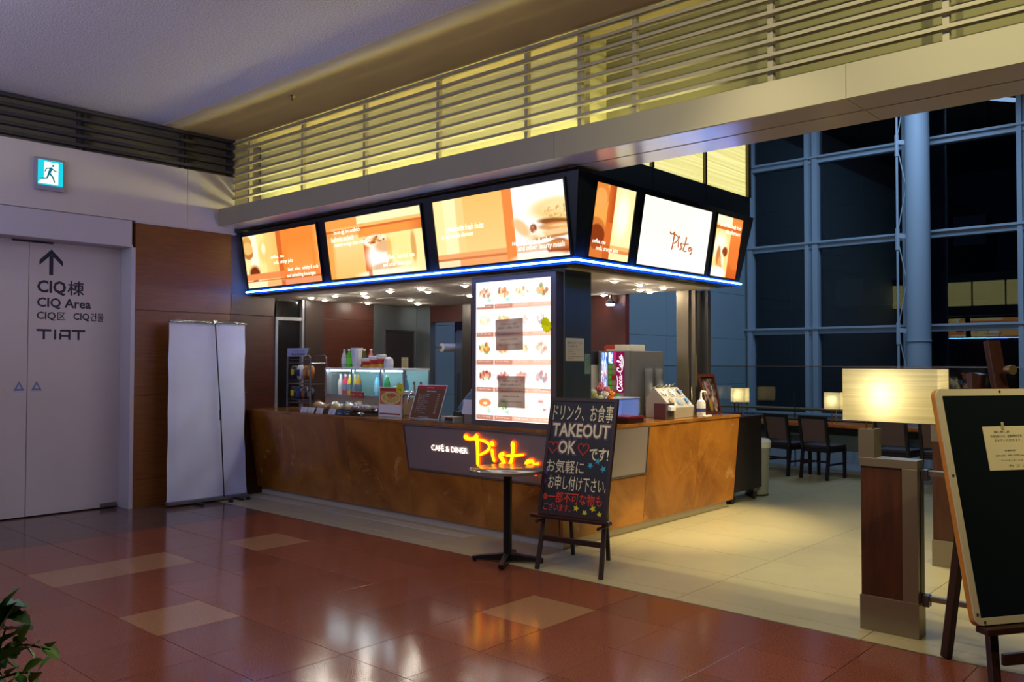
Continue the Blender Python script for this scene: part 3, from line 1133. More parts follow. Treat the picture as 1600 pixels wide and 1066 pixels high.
def side_slab(y0, y1, z0, z1, name, mat, out=0.0, th=0.03, bevel=0.002):
    p = [(cx_(z0) - th, y0 if not callable(y0) else y0(z0), z0), (cx_(z0) + out, y0 if not callable(y0) else y0(z0), z0), (cx_(z0) + out, y1, z0), (cx_(z0) - th, y1, z0),
         (cx_(z1) - th, y0 if not callable(y0) else y0(z1), z1), (cx_(z1) + out, y0 if not callable(y0) else y0(z1), z1), (cx_(z1) + out, y1, z1), (cx_(z1) - th, y1, z1)]
    return part(counter, name, MB().hexa(p), mat, bevel=bevel)


SX0, SZ0 = -6.22, 0.525
xs = [-8.99, -8.08, -7.15, SX0]
for i in range(3):
    front_slab(xs[i] + 0.001, xs[i + 1] - 0.001, CZ0, CZ1, 'marble_slab', marble)
xs = [SX0, -5.25, SB]
for i in range(2):
    front_slab(xs[i] + 0.001, xs[i + 1] - 0.001 - (0.03 if i else 0), CZ0, SZ0 - 0.004, 'marble_slab', marble)
side_slab(lambda z: cy_(z), 6.69, CZ0, SZ0 - 0.004, 'marble_slab', marble)
side_slab(6.692, 7.62, CZ0, CZ1, 'marble_slab', marble)
side_slab(7.622, 8.45, CZ0, CZ1, 'marble_slab', marble)
front_slab(SX0 + 0.002, -4.345, SZ0, CZ1, 'sign_panel', sign_steel, 0.003)
side_slab(lambda z: cy_(z) - 0.003, 6.688, SZ0, CZ1, 'sign_panel', sign_steel, 0.003)
p = MB()
p.bar((SX0 + 0.012, cy_(SZ0 + 0.01) - 0.005, SZ0 + 0.012), (-4.35, cy_(SZ0 + 0.01) - 0.005, SZ0 + 0.012), 0.01, 0.014)
p.bar((SX0 + 0.012, cy_(0.955) - 0.005, 0.955), (-4.32, cy_(0.955) - 0.005, 0.955), 0.01, 0.01)
p.bar((SX0 + 0.012, cy_(SZ0) - 0.005, SZ0 + 0.01), (SX0 + 0.012, cy_(0.96) - 0.005, 0.96), 0.012, 0.012)
p.bar((cx_(SZ0) + 0.004, 5.45, SZ0 + 0.012), (cx_(SZ0) + 0.004, 6.68, SZ0 + 0.012), 0.01, 0.014)
p.bar((cx_(SZ0) + 0.004, 6.675, SZ0 + 0.01), (cx_(0.96) + 0.004, 6.675, 0.96), 0.012, 0.012)
part(counter, 'panel_rim', p, M('rim_brown', '6e6460', 0.35, 0.6))
part(counter, 'end_panel', MB().hexa([(-5.6, 8.42, CZ0), (cx_(CZ0) - 0.03, 8.42, CZ0), (cx_(CZ0) - 0.03, 8.45, CZ0), (-5.6, 8.45, CZ0),
                                      (-5.6, 8.42, CZ1), (cx_(CZ1) - 0.03, 8.42, CZ1), (cx_(CZ1) - 0.03, 8.45, CZ1), (-5.6, 8.45, CZ1)]), marble)
part(counter, 'kick', MB().box(-8.99, -4.425, 5.565, 5.605, 0, CZ0 - 0.001).box(-4.465, -4.425, 5.605, 8.38, 0, CZ0 - 0.001), kick_mat)
part(counter, 'underside', MB().box(-8.99, -4.42, 5.54, 5.66, CZ0, CZ0 + 0.02).box(-4.54, -4.42, 5.66, 8.42, CZ0, CZ0 + 0.02), kick_mat)
part(counter, 'inner_panel', MB().box(-8.99, -5.6, 6.16, 6.19, 0, 0.97).box(-5.6, -5.57, 6.19, 8.4, 0, 0.97), M('inner_white', 'c8c8c8', 0.5))
top = MB()
L = [(-9.0, 5.355), (-4.295, 5.355), (-4.295, 8.455), (-5.62, 8.455), (-5.62, 6.22), (-9.0, 6.22)]
top.prism(L, (0, 0, 0.971), EX, EY, 0.029)
part(counter, 'worktop', top, marble_top, bevel=0.003)
part(counter, 'steel_top', MB().prism([(SX0, 5.354), (-4.294, 5.354), (-4.294, 6.15), (SX0, 6.15)], (0, 0, 1.0), EX, EY, 0.0035), M('top_steel', '8c847c', 0.16, 0.75))

# lit lettering on the sign panel
def sgn(cx, cy):
    """crop units -> point on the sloping sign panel"""
    x = -5.378 + (cx - 320) * (0.83 / 370)
    z = 0.911 - (cy - 260) * (0.291 / 215)
    return Vector((x, cy_(z) - 0.022, z))


R0 = 0.021
PISTA = [
    curve([(328, 276, R0 * 1.25), (348, 286, R0 * .7), (372, 280, R0 * .8), (386, 270, R0 * 1.2)]),
    curve([(388, 268, R0 * 1.2), (388, 320, R0), (384, 380, R0 * .95), (378, 446, R0 * .9)]),
    curve([(352, 284, R0 * .6), (398, 286, R0 * .6), (440, 300, R0 * .7), (452, 326, R0 * .75), (436, 356, R0 * .65), (398, 384, R0 * .55)]),
    [(468, 302, R0 * 1.05), (470, 308, R0 * 1.05)],
    curve([(464, 352, R0 * .95), (464, 384, R0 * .85), (468, 412, R0 * .8)]),
    curve([(520, 366, R0 * .9), (502, 378, R0 * .9), (514, 402, R0 * 1.0), (520, 422, R0 * 1.0), (500, 438, R0 * .8)]),
    curve([(576, 298, R0 * 1.2), (572, 340, R0), (560, 400, R0 * .85), (548, 434, R0 * .8), (580, 446, R0 * .55), (606, 440, R0 * .4)]),
    curve([(536, 374, R0 * .45), (580, 368, R0 * .55), (622, 358, R0 * .5)]),
    curve([(662, 392, R0 * .9), (640, 400, R0 * .9), (632, 420, R0 * .9), (650, 434, R0 * .6), (676, 412, R0 * .55), (690, 404, R0 * .6)]),
    curve([(664, 392, R0 * .7), (676, 420, R0 * .6), (684, 450, R0 * .6), (668, 466, R0 * .9)]),
]
sg = thing('cafe_sign', 'glowing yellow script cafe name with small white CAFÉ & DINER letters on counter panel', 'sign', (-5.2, 5.42, 0.6))
b = MB()
strokes_into(b, PISTA, sgn, EY, 8, 0.5)
part(sg, 'script_letters', b, M_emit('sign_yellow', 'ffb612', 2.2), True)
b = MB()
strokes_into(b, [[(u, v, r * 1.36) for u, v, r in s] for s in PISTA], lambda u, v: sgn(u, v) + Vector((0, 0.012, 0)), EY, 8, 0.55)
part(sg, 'letter_halo', b, M_emit('sign_orange', 'ff3c0a', 3.2), True)
b = MB()
zt = 0.735
text_into(b, 'CAFÉ & DINER', (-5.845, cy_(zt) - 0.012, zt), EX, Vector((0, -0.16, 1)), 0.475, 0.066, 0.012)
part(sg, 'small_letters', b, M_emit('sign_white', 'ffe6d2', 2.6))

# ================================================================ CANOPY LIGHTBOXES
up_f = Vector((0, -SL, 1)).normalized()
up_s = Vector((SL, 0, 1)).normalized()
PZ0, PZ1 = 2.412, 3.005
PH = (PZ1 - PZ0) * math.sqrt(1 + SL * SL)


def script_text(b, body, org, ax, ay, w, h):
    return text_into(b, body, org, ax, ay, w, h, 0.012, 0.15)


def lightbox(name, label, pr, side, a0, a1, texts, mat=lit_print, tmat=None):
    """side: 'f' front, 's' right side, 'r' rear; a0..a1 run left to right as seen"""
    if side == 'f':
        o = Vector((a0, fy(PZ0), PZ0)); ax = EX * (a1 - a0); up = up_f
    elif side == 's':
        o = Vector((sx(PZ0), a0, PZ0)); ax = EY * (a1 - a0); up = up_s
    else:
        o = Vector((a1, RB + (PZ0 - ZB) * SL, PZ0)); ax = EX * (a0 - a1); up = Vector((0, SL, 1)).normalized()
    n = ax.normalized().cross(up).normalized()
    o = o + n * 0.001
    root = thing(name, label, 'lightbox', tuple(o + ax / 2), group='canopy lightboxes')
    an = ax.normalized()
    w = ax.length
    fr = MB()
    t, d = 0.018, 0.016
    fr.prism([(-t, -t), (w + t, -t), (w + t, 0), (-t, 0)], o, an, up, d)
    fr.prism([(-t, PH), (w + t, PH), (w + t, PH + t), (-t, PH + t)], o, an, up, d)
    fr.prism([(-t, 0), (0, 0), (0, PH), (-t, PH)], o, an, up, d)
    fr.prism([(w, 0), (w + t, 0), (w + t, PH), (w, PH)], o, an, up, d)
    part(root, 'frame', fr, black_metal)
    print_part(root, 'picture', pr, o + n * 0.008, ax, up * PH, mat)
    if texts:
        for body, u0, u1, v0, v1 in texts:
            b = MB()
            script_text(b, body, o + n * 0.0105 + ax * u0 + up * (PH * v0), an, up, w * (u1 - u0), PH * (v1 - v0))
            part(root, 'lettering', b, tmat or M_emit('letter_white', 'fff6e4', 1.6))
    return root


OR, LO, CR, DK, BR, WH = 'f58a34', 'fcc069', 'fff0a8', 'd0622a', '9a4418', 'fffdf0'
# picture 1: coffee cups
p1 = Print(130, 60, LO)
p1.rect(0, .30, 0, 1, CR).grad(.18, .30, 0, 1, 'ffe890').rect(0.08, .19, 0, 1, 'fffbe0', .9)
p1.grad(.30, .47, 0, 1, 'ffd880', 'u', True)
p1.ell(.05, .86, .07, .14, 'e0a050').ell(.05, .76, .075, .12, 'f0c070').ell(.06, .66, .065, .11, 'c87838').ell(.06, .74, .07, .1, 'f0c070')
p1.ell(.28, .66, .07, .22, 'f4cc70', .7, .4).ell(.28, .72, .03, .1, 'fffbd0', .9, .6)
p1.rect(.53, 1, 0, 1, OR).grad(.60, .92, 0, .8, 'ffb060', 'v', True, .7).grad(.93, 1, 0, 1, 'ffb868', 'u', False, .8).rect(.47, .53, .17, 1, 'd8682a')
p1.ell(.12, .28, .085, .16, 'e8b070', 1, .1).ell(.12, .26, .07, .14, '7a3010', 1, .1)
p1.rect(0, .53, .14, .27, 'f09050').rect(.47, 1, .0, .27, 'f08040', .6).rect(0, 1, .105, .135, 'b0501c').rect(.0, .28, 0, .10, 'fff0c0').rect(.28, .48, 0, .1, 'fcb878').rect(.48, .53, 0, .1, 'd07040').rect(.53, 1, 0, .1, 'f09868')
lightbox('lightbox_sign', 'coffee cup picture lightbox, leftmost on the canopy front', p1, 'f', -8.94, -7.49,
         [('coffee,  tea', .37, .55, .50, .57), ('soda,  orange juice', .40, .66, .38, .47), ('beer,  wine,  whisky & soda', .58, .97, .22, .31), ('and refreshing beverages', .56, .93, .11, .20)])
p2 = Print(130, 60, LO)
p2.rect(0, .06, 0, 1, 'fca850').grad(.08, .42, 0, .8, 'ffe09a', 'v').rect(0, .42, .86, 1, 'f8a04a').rect(.35, 1, .88, 1, 'fff0b8').rect(0, 1, .78, .83, 'd8682c').rect(.35, 1, .66, .79, 'f49a44')
p2.grad(.85, 1, .66, .79, 'e07830').rect(.0, .42, .70, .78, 'f09040', .6)
p2.rect(.40, .46, 0, .62, 'dc7030').rect(.46, 1, 0, .66, 'ffeba0').ell(.58, .30, .16, .26, WH, 1, .5).ell(.52, .56, .12, .10, 'fff4d0', 1, .2).specks(.53, .58, .09, .05, ['b05a20', 'e08a40', '7a4018'], 22, .018, 3)
p2.ell(.62, .46, .10, .10, 'd88840', .6, .6).rect(.68, .86, .20, .62, 'ffe890', .8).ell(.90, .40, .025, .24, 'd8984a', .8, .5).ell(.66, .35, .025, .25, 'f0c060', .8, .5)
p2.ell(.60, .12, .14, .07, 'c87a3a', .5, .6).ell(.62, .03, .3, .06, 'fff8d8', 1, .5).rect(.42, .46, 0, .1, 'c86030', .7)
lightbox('lightbox_sign', 'sandwich plate picture lightbox, middle one on the canopy front', p2, 'f', -7.33, -5.86,
         [('bacon egg hot sandwich', .09, .38, .74, .83), ('beef cutlet sandwich', .05, .30, .63, .72), ('toasted sausage pizza with salad', .08, .48, .53, .62), ('coffee,  herbal tea', .60, .90, .22, .31), ('and other beverages', .58, .86, .10, .19)])
p3 = Print(140, 60, LO)
p3.rect(0, .18, 0, 1, 'ffe9a0').rect(.08, .19, 0, 1, 'fff6c0', .7).rect(.18, .25, 0, 1, 'fcd890', .8).grad(.25, .57, 0, 1, 'ffe0a0', 'v', True, .6)
p3.rect(0, .62, 0, .2, 'f4a060', .9).rect(0, .62, .09, .135, 'd07840').rect(.56, .63, 0, 1, 'ee8a40').rect(.0, .18, 0, .085, 'fff0c0', .8)
p3.rect(.63, 1, 0, 1, WH).ell(.96, .62, .20, .15, 'f2cf86', 1, .5, -.35).ell(.99, .66, .16, .10, 'fbe2a8', .8, .8, -.35).specks(.95, .60, .10, .09, ['c08840', 'd8a858'], 200, .004, 5, .55, 2.2)
p3.ell(.68, .44, .045, .14, 'eec080', .9, .5, .3).ell(.93, .465, .13, .045, '8a4a1c', 1, .4, -.28).ell(.94, .40, .14, .055, 'd89a58', 1, .35, -.12).ell(.96, .41, .08, .02, 'f4d090', .9, .5, -.1)
p3.ell(.90, .315, .17, .055, 'f2c88c', 1, .4, .18).ell(.88, .27, .16, .02, 'b06a34', .8, .6, .15).ell(.765, .41, .024, .062, '8e4424', 1, .25).ell(.760, .425, .010, .022, 'd88a68', .9, .5).ell(.80, .33, .03, .06, 'fff0d0', .9, .5, .5)
p3.ell(.93, .12, .085, .12, '9a4218', 1, .15).ell(.92, .17, .11, .05, 'e0a058', .7, .4).rect(.63, 1, .10, .20, 'd08048', .5).ell(.80, .02, .2, .05, 'fff6dc', 1, .5)
lightbox('lightbox_sign', 'large sandwich close-up lightbox beside the canopy corner on the front', p3, 'f', -5.69, -4.17,
         [('served with fresh fruits', .08, .40, .52, .61), ('at any time this afternoon', .05, .31, .41, .50), ('seasonal soup & salad', .60, .88, .19, .28), ('and other hearty meals', .64, .97, .10, .20)])
p4 = Print(60, 70, LO)
p4.rect(0, .34, 0, 1, 'f6a850').ell(.12, .85, .22, .18, 'e88a3a', 1, .1).ell(.14, .80, .16, .14, 'f4a858', 1, .1).ell(.10, .36, .24, .18, 'd47a34', 1, .1).ell(.14, .28, .20, .17, '8a3814', 1, .1)
p4.rect(.33, .50, 0, 1, 'dc6e2c').grad(.33, .5, .5, 1, 'b84e1a').rect(.50, 1, 0, 1, 'fff0b0').ell(.72, .62, .16, .28, WH, .9, .8)
p4.rect(0, .5, 0, .2, 'c85a20', .6).rect(.5, 1, .09, .14, 'e08a48').rect(.5, 1, .14, .2, 'fcb870')
lightbox('lightbox_sign', 'narrow coffee picture lightbox on the canopy side next to the corner', p4, 's', 5.50, 6.06,
         [('coffee, tea', .05, .38, .185, .25), ('soda, orange juice', .16, .72, .085, .165)])
p5 = Print(20, 20, 'fffaf0')
lb5 = lightbox('lightbox_sign', 'white lightbox with small orange script name in the middle of the canopy side', p5, 's', 6.19, 7.37, [])
b = MB()
o5 = Vector((sx(PZ0) + 0.013, 6.19, PZ0))


def pm(cx, cy):
    return o5 + EY * (1.18 * (0.40 + (cx - 320) * 0.36 / 370)) + up_s * (PH * (0.56 - (cy - 260) * 0.30 / 215))


strokes_into(b, [[(u, v, r * 0.5) for u, v, r in s] for s in PISTA], pm, EX, 6, 0.25)
part(lb5, 'lettering', b, M_emit('pista_orange', 'dc7a3c', 0.75), True)
p6 = Print(60, 70, 'f08a40')
p6.rect(0, .60, 0, 1, 'fcd890').rect(.0, .58, .86, 1, 'fff4d0').rect(0, 1, .78, .84, 'd06a2a').ell(.25, .5, .22, .2, WH, .9, .7).ell(.22, .34, .08, .16, 'c07030', .9, .4).ell(.45, .42, .1, .08, '8a3c14', 1, .3)
p6.ell(.35, .25, .12, .1, 'e0a060', 1, .3).ell(.4, .28, .05, .12, 'fff0d0', 1, .3, .4).ell(.25, .06, .3, .1, WH, 1, .3).grad(.6, 1, 0, .8, 'c85a1e', 'v', True).ell(.9, .35, .3, .2, 'e07a38', .7, .2)
lightbox('lightbox_sign', 'narrow orange picture lightbox at the far end of the canopy side', p6, 's', 7.48, 8.01,
         [('served with fresh fruits', .14, .96, .82, .89), ('this afternoon', .38, .94, .72, .79)])
for k, (a0, a1) in enumerate(((-8.9, -7.45), (-7.3, -5.85), (-5.7, -4.25))):
    lightbox('lightbox_sign', ['orange lightbox on the rear canopy face nearest the white wall', 'orange lightbox in the middle of the rear canopy face', 'orange lightbox on the rear canopy face nearest the side'][k],
             [p1, p2, p1][k], 'r', a0, a1, [])

# LED strip under the lightboxes
led = thing('led_strip', 'glowing blue light strip along the lower edge of the canopy', 'light strip', (-6.5, 5.35, 2.34))
core, band = M_emit('led_core', '4a90ff', 55.0), M_emit('led_blue', '0f50e6', 1.3)
dz = 0.052
b = MB()
o = 0.004
for z0, z1 in ((ZB + 0.001, ZB + dz),):
    b.hexa([(-8.995, fy(z0) - o, z0), (sx(z0) + o, fy(z0) - o, z0), (sx(z0) - .02, fy(z0) + .02, z0), (-8.995, fy(z0) + .02, z0),
            (-8.995, fy(z1) - o, z1), (sx(z1) + o, fy(z1) - o, z1), (sx(z1) - .02, fy(z1) + .02, z1), (-8.995, fy(z1) + .02, z1)])
part(led, 'diffuser', b, band)
b = MB().hexa([(sx(z0) - .02, fy(z0) + .02, z0), (sx(z0) + o, fy(z0) - o, z0), (sx(z0) + o, RB, z0), (sx(z0) - .02, RB, z0),
               (sx(z1) - .02, fy(z1) + .02, z1), (sx(z1) + o, fy(z1) - o, z1), (sx(z1) + o, RB, z1), (sx(z1) - .02, RB, z1)])
part(led, 'diffuser', b, band)
zc = ZB + 0.026
part(led, 'glowing_core', MB().tube([(-8.99, fy(zc) - 0.022, zc), (sx(zc) + 0.022, fy(zc) - 0.022, zc)], 0.0078, 8), core)
part(led, 'glowing_core', MB().tube([(sx(zc) + 0.022, fy(zc) - 0.022, zc), (sx(zc) + 0.022, RB + 0.01, zc)], 0.0078, 8), core)
part(led, 'glowing_core', MB().tube([(sx(zc) + 0.022, RB + 0.014, zc), (-8.99, RB + 0.014, zc)], 0.0078, 8), core)

# ================================================================ MENU LIGHTBOX
mb = thing('menu_lightbox', 'tall white lightbox menu of dish pictures standing on the counter', 'lightbox', (-4.84, 5.46, 1.0035))
X0, X1, Z0, Z1, MY = -5.335, -4.375, 1.0035, 2.30, 5.415
part(mb, 'case', MB().box(X0, X1, MY + 0.005, 5.495, Z0, Z1), M('case_grey', '5a5258', 0.35, 0.5), bevel=0.004)
fr = MB()
t = 0.042
fr.box(X0, X1, MY - 0.012, MY + 0.006, Z0, Z0 + t).box(X0, X1, MY - 0.012, MY + 0.006, Z1 - t, Z1).box(X0, X0 + t, MY - 0.012, MY + 0.006, Z0 + t, Z1 - t).box(X1 - t - .01, X1, MY - 0.012, MY + 0.006, Z0 + t, Z1 - t)
part(mb, 'frame', fr, M('frame_mauve', '6e6468', 0.3, 0.5))
mp_ = Print(120, 170, 'fdfbf6')
for r in range(5):
    v0 = 1 - (r + 1) * 0.2
    for c in range(4):
        mp_.rect(c * .25 + .003, (c + 1) * .25, v0 + .002, v0 + .037, ['a8705c', 'b47a64', 'd8a48c', 'dcaa94'][c])
mp_.rect(0, .12, .82, 1, 'dcecea', .8)
DISH = [(['8a5a40', 'd8b890', '6a4a38', 'e8c8a0', 'c87850'], .6), (['c87040', 'e09a60', '7a4a30', 'e8b080', 'f0d0a0'], .65), (['d8c8a0', 'a08a60', 'f0dca8', 'e0b890'], .5), (['c88850', '78a860', 'a04830', 'e0a868'], .6),
        (['f0d0a8', 'f0b8a0', 'e8c898', 'e0b080'], .5), (['e0a860', 'e8c890', 'c88a50'], .45), (['e8d8c0', 'c8a888', 'a08070'], .35), (['b8b0b0', '888080', 'e0c8b8'], .4),
        (['e8a860', 'c87038', 'f0c080', '8a5a28', '88a850'], .75), (['d89060', 'e8b888', 'b06838'], .5), (['f0e0b8', 'd8b888', 'a89868'], .45), (['d89a90', 'a0b080', 'c07060', 'e8d0c0'], .5),
        (['a03028', '6a2420', 'd88a70', 'c05040', '90c880'], .75), (['b84840', '784038', 'd89080', 'e8b0a0'], .65), (['e09a88', 'c86a58', 'f0c8b8'], .5), (['a08a90', 'b06a68', '787878', 'd8b0a8'], .5),
        (['e0804a', 'e8986a', 'd06a38'], .5), (['88b868', 'b8e0a8', '486a30', 'd8ecc8'], .65), (['e8d8c8', 'd0b8a0'], .3), (['d8a8a0', 'b0706a', 'f0dcd4'], .4)]
for q in range(20):
    r, c = divmod(q, 4)
    cu, cv = c * .25 + .125, 1 - (r + 1) * .2 + .115
    mp_.ell(cu, cv - .012, .105, .045, 'eeeae6', .8, .12).ell(cu, cv - .006, .09, .036, 'faf8f4', .9, .2)
    cols_, al_ = DISH[q]
    mp_.specks(cu, cv + .004, .078, .034, cols_, 46, .016, 100 + q, al_, 1.0)
    if r in (0, 4) and c < 2 or q == 16:
        mp_.ell(cu + .06, cv - .05, .028, .014, '8edca4', .9)
mp_.ell(.125, .125, .10, .036, 'fff6ec', 1, .1).ell(.125, .127, .088, .029, 'e0804a', 1, .15).ell(.13, .122, .03, .009, 'f8e8d0', .9, .5)
mp_.rect(.75, .97, .105, .14, 'f4e4e0').ell(.86, .15, .04, .012, 'b0706a', .6, .4).rect(.86, .985, .228, .236, 'b01818')
print_part(mb, 'menu_sheet', mp_, (X0 + t, MY, Z0 + t), EX * (X1 - X0 - 2 * t - .01), EZ * (Z1 - Z0 - 2 * t), menu_print)
b = MB()
mw, mh = X1 - X0 - 2 * t - .01, Z1 - Z0 - 2 * t
caps = ['サンドイッチ Sandwich', 'ホットドッグ Hot dog', 'クラブハウスサンド', 'ハンバーガー Burger', 'チーズトースト Toast', 'カツサンド Cutlet', 'そば Soba', 'うどん Udon',
        'ナポリタン Spaghetti', 'ミートソース Pasta', 'カルボナーラ Pasta', 'サラダ Salad', 'ハヤシライス Rice', 'カレーライス Curry', 'ソーセージ Sausage', 'ステーキ Steak',
        'スープ Soup', 'サラダ Salad', '軽食 Snack', 'ケーキ Cake']
for r in range(5):
    for c in range(4):
        v0 = 1 - (r + 1) * 0.2
        text_into(b, caps[r * 4 + c], (X0 + t + mw * (c * .25 + .03), MY - 0.002, Z0 + t + mh * (v0 + .018)), EX, EZ, mw * .18, mh * .012)
part(mb, 'captions', b, M_emit('caption_white', 'fff4ec', 1.2))


def notice(root, name, x0, x1, z0, z1, rot=0.0):
    c = Vector(((x0 + x1) / 2, MY - 0.006, (z0 + z1) / 2))
    ax = Vector((math.cos(rot), 0, math.sin(rot)))
    ay = Vector((-math.sin(rot), 0, math.cos(rot)))
    w, h = x1 - x0, z1 - z0
    o = c - ax * w / 2 - ay * h / 2
    nt_ = solo(name, MB().prism([(0, 0), (w, 0), (w, h), (0, h)], o, ax, ay, 0.001), notice_paper, '', 'notice', group='paper notices on the menu lightbox')
    q = o + Vector((0, -0.003, 0))
    for body, u0, u1, v0, v1 in (('こちらのメニューは全て', .18, .80, .80, .88), ('10時以降からの販売となります。', .08, .88, .68, .76), ('These menus are served after 10:00 am', .08, .92, .50, .545), ('此菜单从十点开始销售', .16, .80, .33, .375), ('이 메뉴는 10시부터 판매합니다', .08, .90, .16, .205)):
        b = text_into(MB(), body, q + ax * (w * u0) + ay * (h * v0), ax, ay, w * (u1 - u0), h * (v1 - v0))
        part(nt_, 'lettering', b, ink_black)
    return nt_


n1 = notice(mb, 'paper_notice', -5.05, -4.735, 1.655, 1.925, 0.02)
n1['label'] = 'grey paper notice taped over the third dish row of the menu lightbox'
n2 = notice(mb, 'paper_notice', -5.02, -4.71, 1.165, 1.435, 0.0)
n2['label'] = 'grey paper notice taped over the lower dish rows of the menu lightbox'


def burst(root, name, c, ax, ay, r, mat, n=12, k=0.82, d=0.003):
    poly = [((r if i % 2 else r * k) * math.cos(math.pi * i / n), (r if i % 2 else r * k) * math.sin(math.pi * i / n)) for i in range(2 * n)]
    return part(root, name, MB().prism(poly, c, ax, ay, d), mat)


yellow_tag = M('yellow_tag', 'e8e020', 0.5)
yellow_lit = M_backlit('yellow_lit', 'f0f030', 0.5)
bs = burst(mb, 'price_burst', Vector((-4.475, MY - 0.010, 1.862)), Vector((0.55, 0, -0.8)), Vector((0.75, 0, 0.62)) * 0.75, 0.075, yellow_lit)
b = MB()
text_into(b, '大盛', (-4.50, MY - 0.0125, 1.86), Vector((1, 0, -0.25)), EZ, 0.05, 0.03)
part(bs, 'burst_lettering', b, ink_black)

# notices on the corner pillar
nb = solo('paper_notice', MB().box(-4.3595, -4.3585, 5.515, 5.765, 1.565, 1.755), paper, 'cream printed notice taped to the dark corner pillar', 'notice')
b = MB()
for body, u0, u1, v0, v1 in (('当店はセルフサービスと', .1, .93, .74, .85), ('なっております。', .1, .62, .58, .69), ('Please carry your meal to the table', .1, .93, .46, .505), ('by yourself', .1, .4, .39, .43), ('本店为自助式服务', .1, .55, .28, .33), ('우리 가게는 셀프서비스로 되어', .1, .9, .16, .21), ('있습니다.', .1, .45, .08, .13)):
    part(nb, 'lettering', text_into(MB(), body, (-4.357, 5.515 + .25 * u0, 1.565 + .19 * v0), EY, EZ, .25 * (u1 - u0), .19 * (v1 - v0)), ink_black)
ns = solo('paper_slip', MB().box(-4.3595, -4.3585, 5.775, 5.85, 1.455, 1.625), M('mint_paper', '7fa08c', 0.7), 'narrow mint paper slip taped to the edge of the corner pillar', 'notice')
b = MB()
for k, ch in enumerate('食券をお'):
    text_into(b, ch, (-4.357, 5.822, 1.588 - k * 0.022), EY, EZ, 0.016, 0.016)
for k, ch in enumerate('渡し下さい'):
    text_into(b, ch, (-4.357, 5.795, 1.572 - k * 0.022), EY, EZ, 0.016, 0.016)
part(ns, 'lettering', b, ink_black)

# downlights in the kiosk ceiling
dl_e = M_emit('downlight_glow', 'fff2dc', 300.0)
ring = M('downlight_ring', 'd8d4cc', 0.4)
DL = [(-8.57, 5.95), (-8.10, 5.95), (-7.58, 5.95), (-7.12, 5.95), (-6.62, 5.95), (-6.0, 5.98), (-8.75, 6.27), (-7.93, 6.27), (-6.85, 6.26), (-8.75, 6.94), (-7.92, 6.94), (-6.9, 6.95), (-8.35, 7.45),
      (-4.63, 6.60), (-4.66, 7.07), (-5.0, 7.60), (-4.66, 7.51), (-5.05, 7.86), (-5.65, 7.84)]
ORD = ['first', 'second', 'third', 'fourth', 'fifth', 'sixth']
DLL = ['front row of the kiosk ceiling, %s from the wood wall' % ORD[k] for k in range(6)] + ['second row of the kiosk ceiling, %s from the wood wall' % ORD[k] for k in range(3)] + ['third row of the kiosk ceiling, %s from the wood wall' % ORD[k] for k in range(3)] + ['rearmost corner of the kiosk ceiling by the dark board'] + \
      ['side opening of the kiosk, %s from the corner pillar' % ORD[k] for k in range(6)]
d0 = None
for (x, y), lab in zip(DL, DLL):
    if d0 is None:
        d0 = thing('downlight', '', 'downlight', (x, y, 2.312), group='downlights in the kiosk ceiling', local=True)
        part(d0, 'ring', MB().lathe([(0.045, 0.006), (0.045, 0.013), (0.029, 0.013), (0.029, 0.004)], (0, 0, 0), 14, False), ring)
        part(d0, 'lens', MB().lathe([(0.010, -0.009), (0.019, -0.006), (0.0235, 0.0), (0.024, 0.012)], (0, 0, 0), 14), dl_e)
        c = d0
    else:
        c = copy_tree(d0)
    c.location = (x, y, 2.312)
    c['label'] = 'round downlight in the ' + lab
blu = thing('downlight', 'blue-white round lamp on the dark rear wall head', 'downlight', (-5.62, 7.93, 2.22))
part(blu, 'lens', MB().lathe([(0.045, 0), (0.05, 0.02)], (-5.62, 7.93, 2.20), 12), M_emit('blue_lamp', 'a8c8ff', 12))
part(blu, 'housing', MB().lathe([(0.055, 0), (0.055, 0.03), (0.02, 0.05), (0.02, 0.104)], (-5.62, 7.93, 2.22), 12), black_metal)

# ================================================================ HALL THINGS
# exit sign
ex = thing('exit_sign', 'lit green emergency exit sign with running figure on the white wall', 'sign', (-8.98, 3.155, 3.235))
part(ex, 'case', MB().box(-9.0, -8.955, 3.02, 3.29, 3.235, 3.555), M('case_lilac', '9a94a8', 0.4), bevel=0.004)
part(ex, 'face', MB().box(-8.955, -8.950, 3.045, 3.275, 3.285, 3.53), M_emit('exit_green', '18b4c4', 1.5))
b = MB().prism([(0.055, 0.0), (0.185, 0.0), (0.185, 0.215), (0.055, 0.215)], (-8.9495, 3.045, 3.298), EY, EZ, 0.001)
b.prism([(0.0, 0.0), (0.055, 0.0), (0.055, 0.045), (0.03, 0.04)], (-8.9495, 3.045, 3.298), EY, EZ, 0.001)
part(ex, 'doorway_mark', b, M_emit('exit_white', 'f4fffa', 1.6))
b = MB()
f = lambda u, v: Vector((-8.947, 3.045 + u, 3.298 + v))
strokes_into(b, [[(0.135, 0.182, 0.011), (0.136, 0.184, 0.011)], [(0.118, 0.155, 0.014), (0.100, 0.105, 0.013)],
                 [(0.120, 0.158, 0.007), (0.150, 0.135, 0.006), (0.175, 0.130, 0.006)], [(0.112, 0.158, 0.007), (0.075, 0.150, 0.006), (0.062, 0.120, 0.006)],
                 [(0.104, 0.105, 0.010), (0.135, 0.070, 0.008), (0.150, 0.025, 0.007)], [(0.098, 0.102, 0.010), (0.080, 0.055, 0.008), (0.030, 0.045, 0.007)]], f, EX, 8, 0.2)
part(ex, 'running_figure', b, M_emit('exit_green_dark', '0c7c88', 0.8))

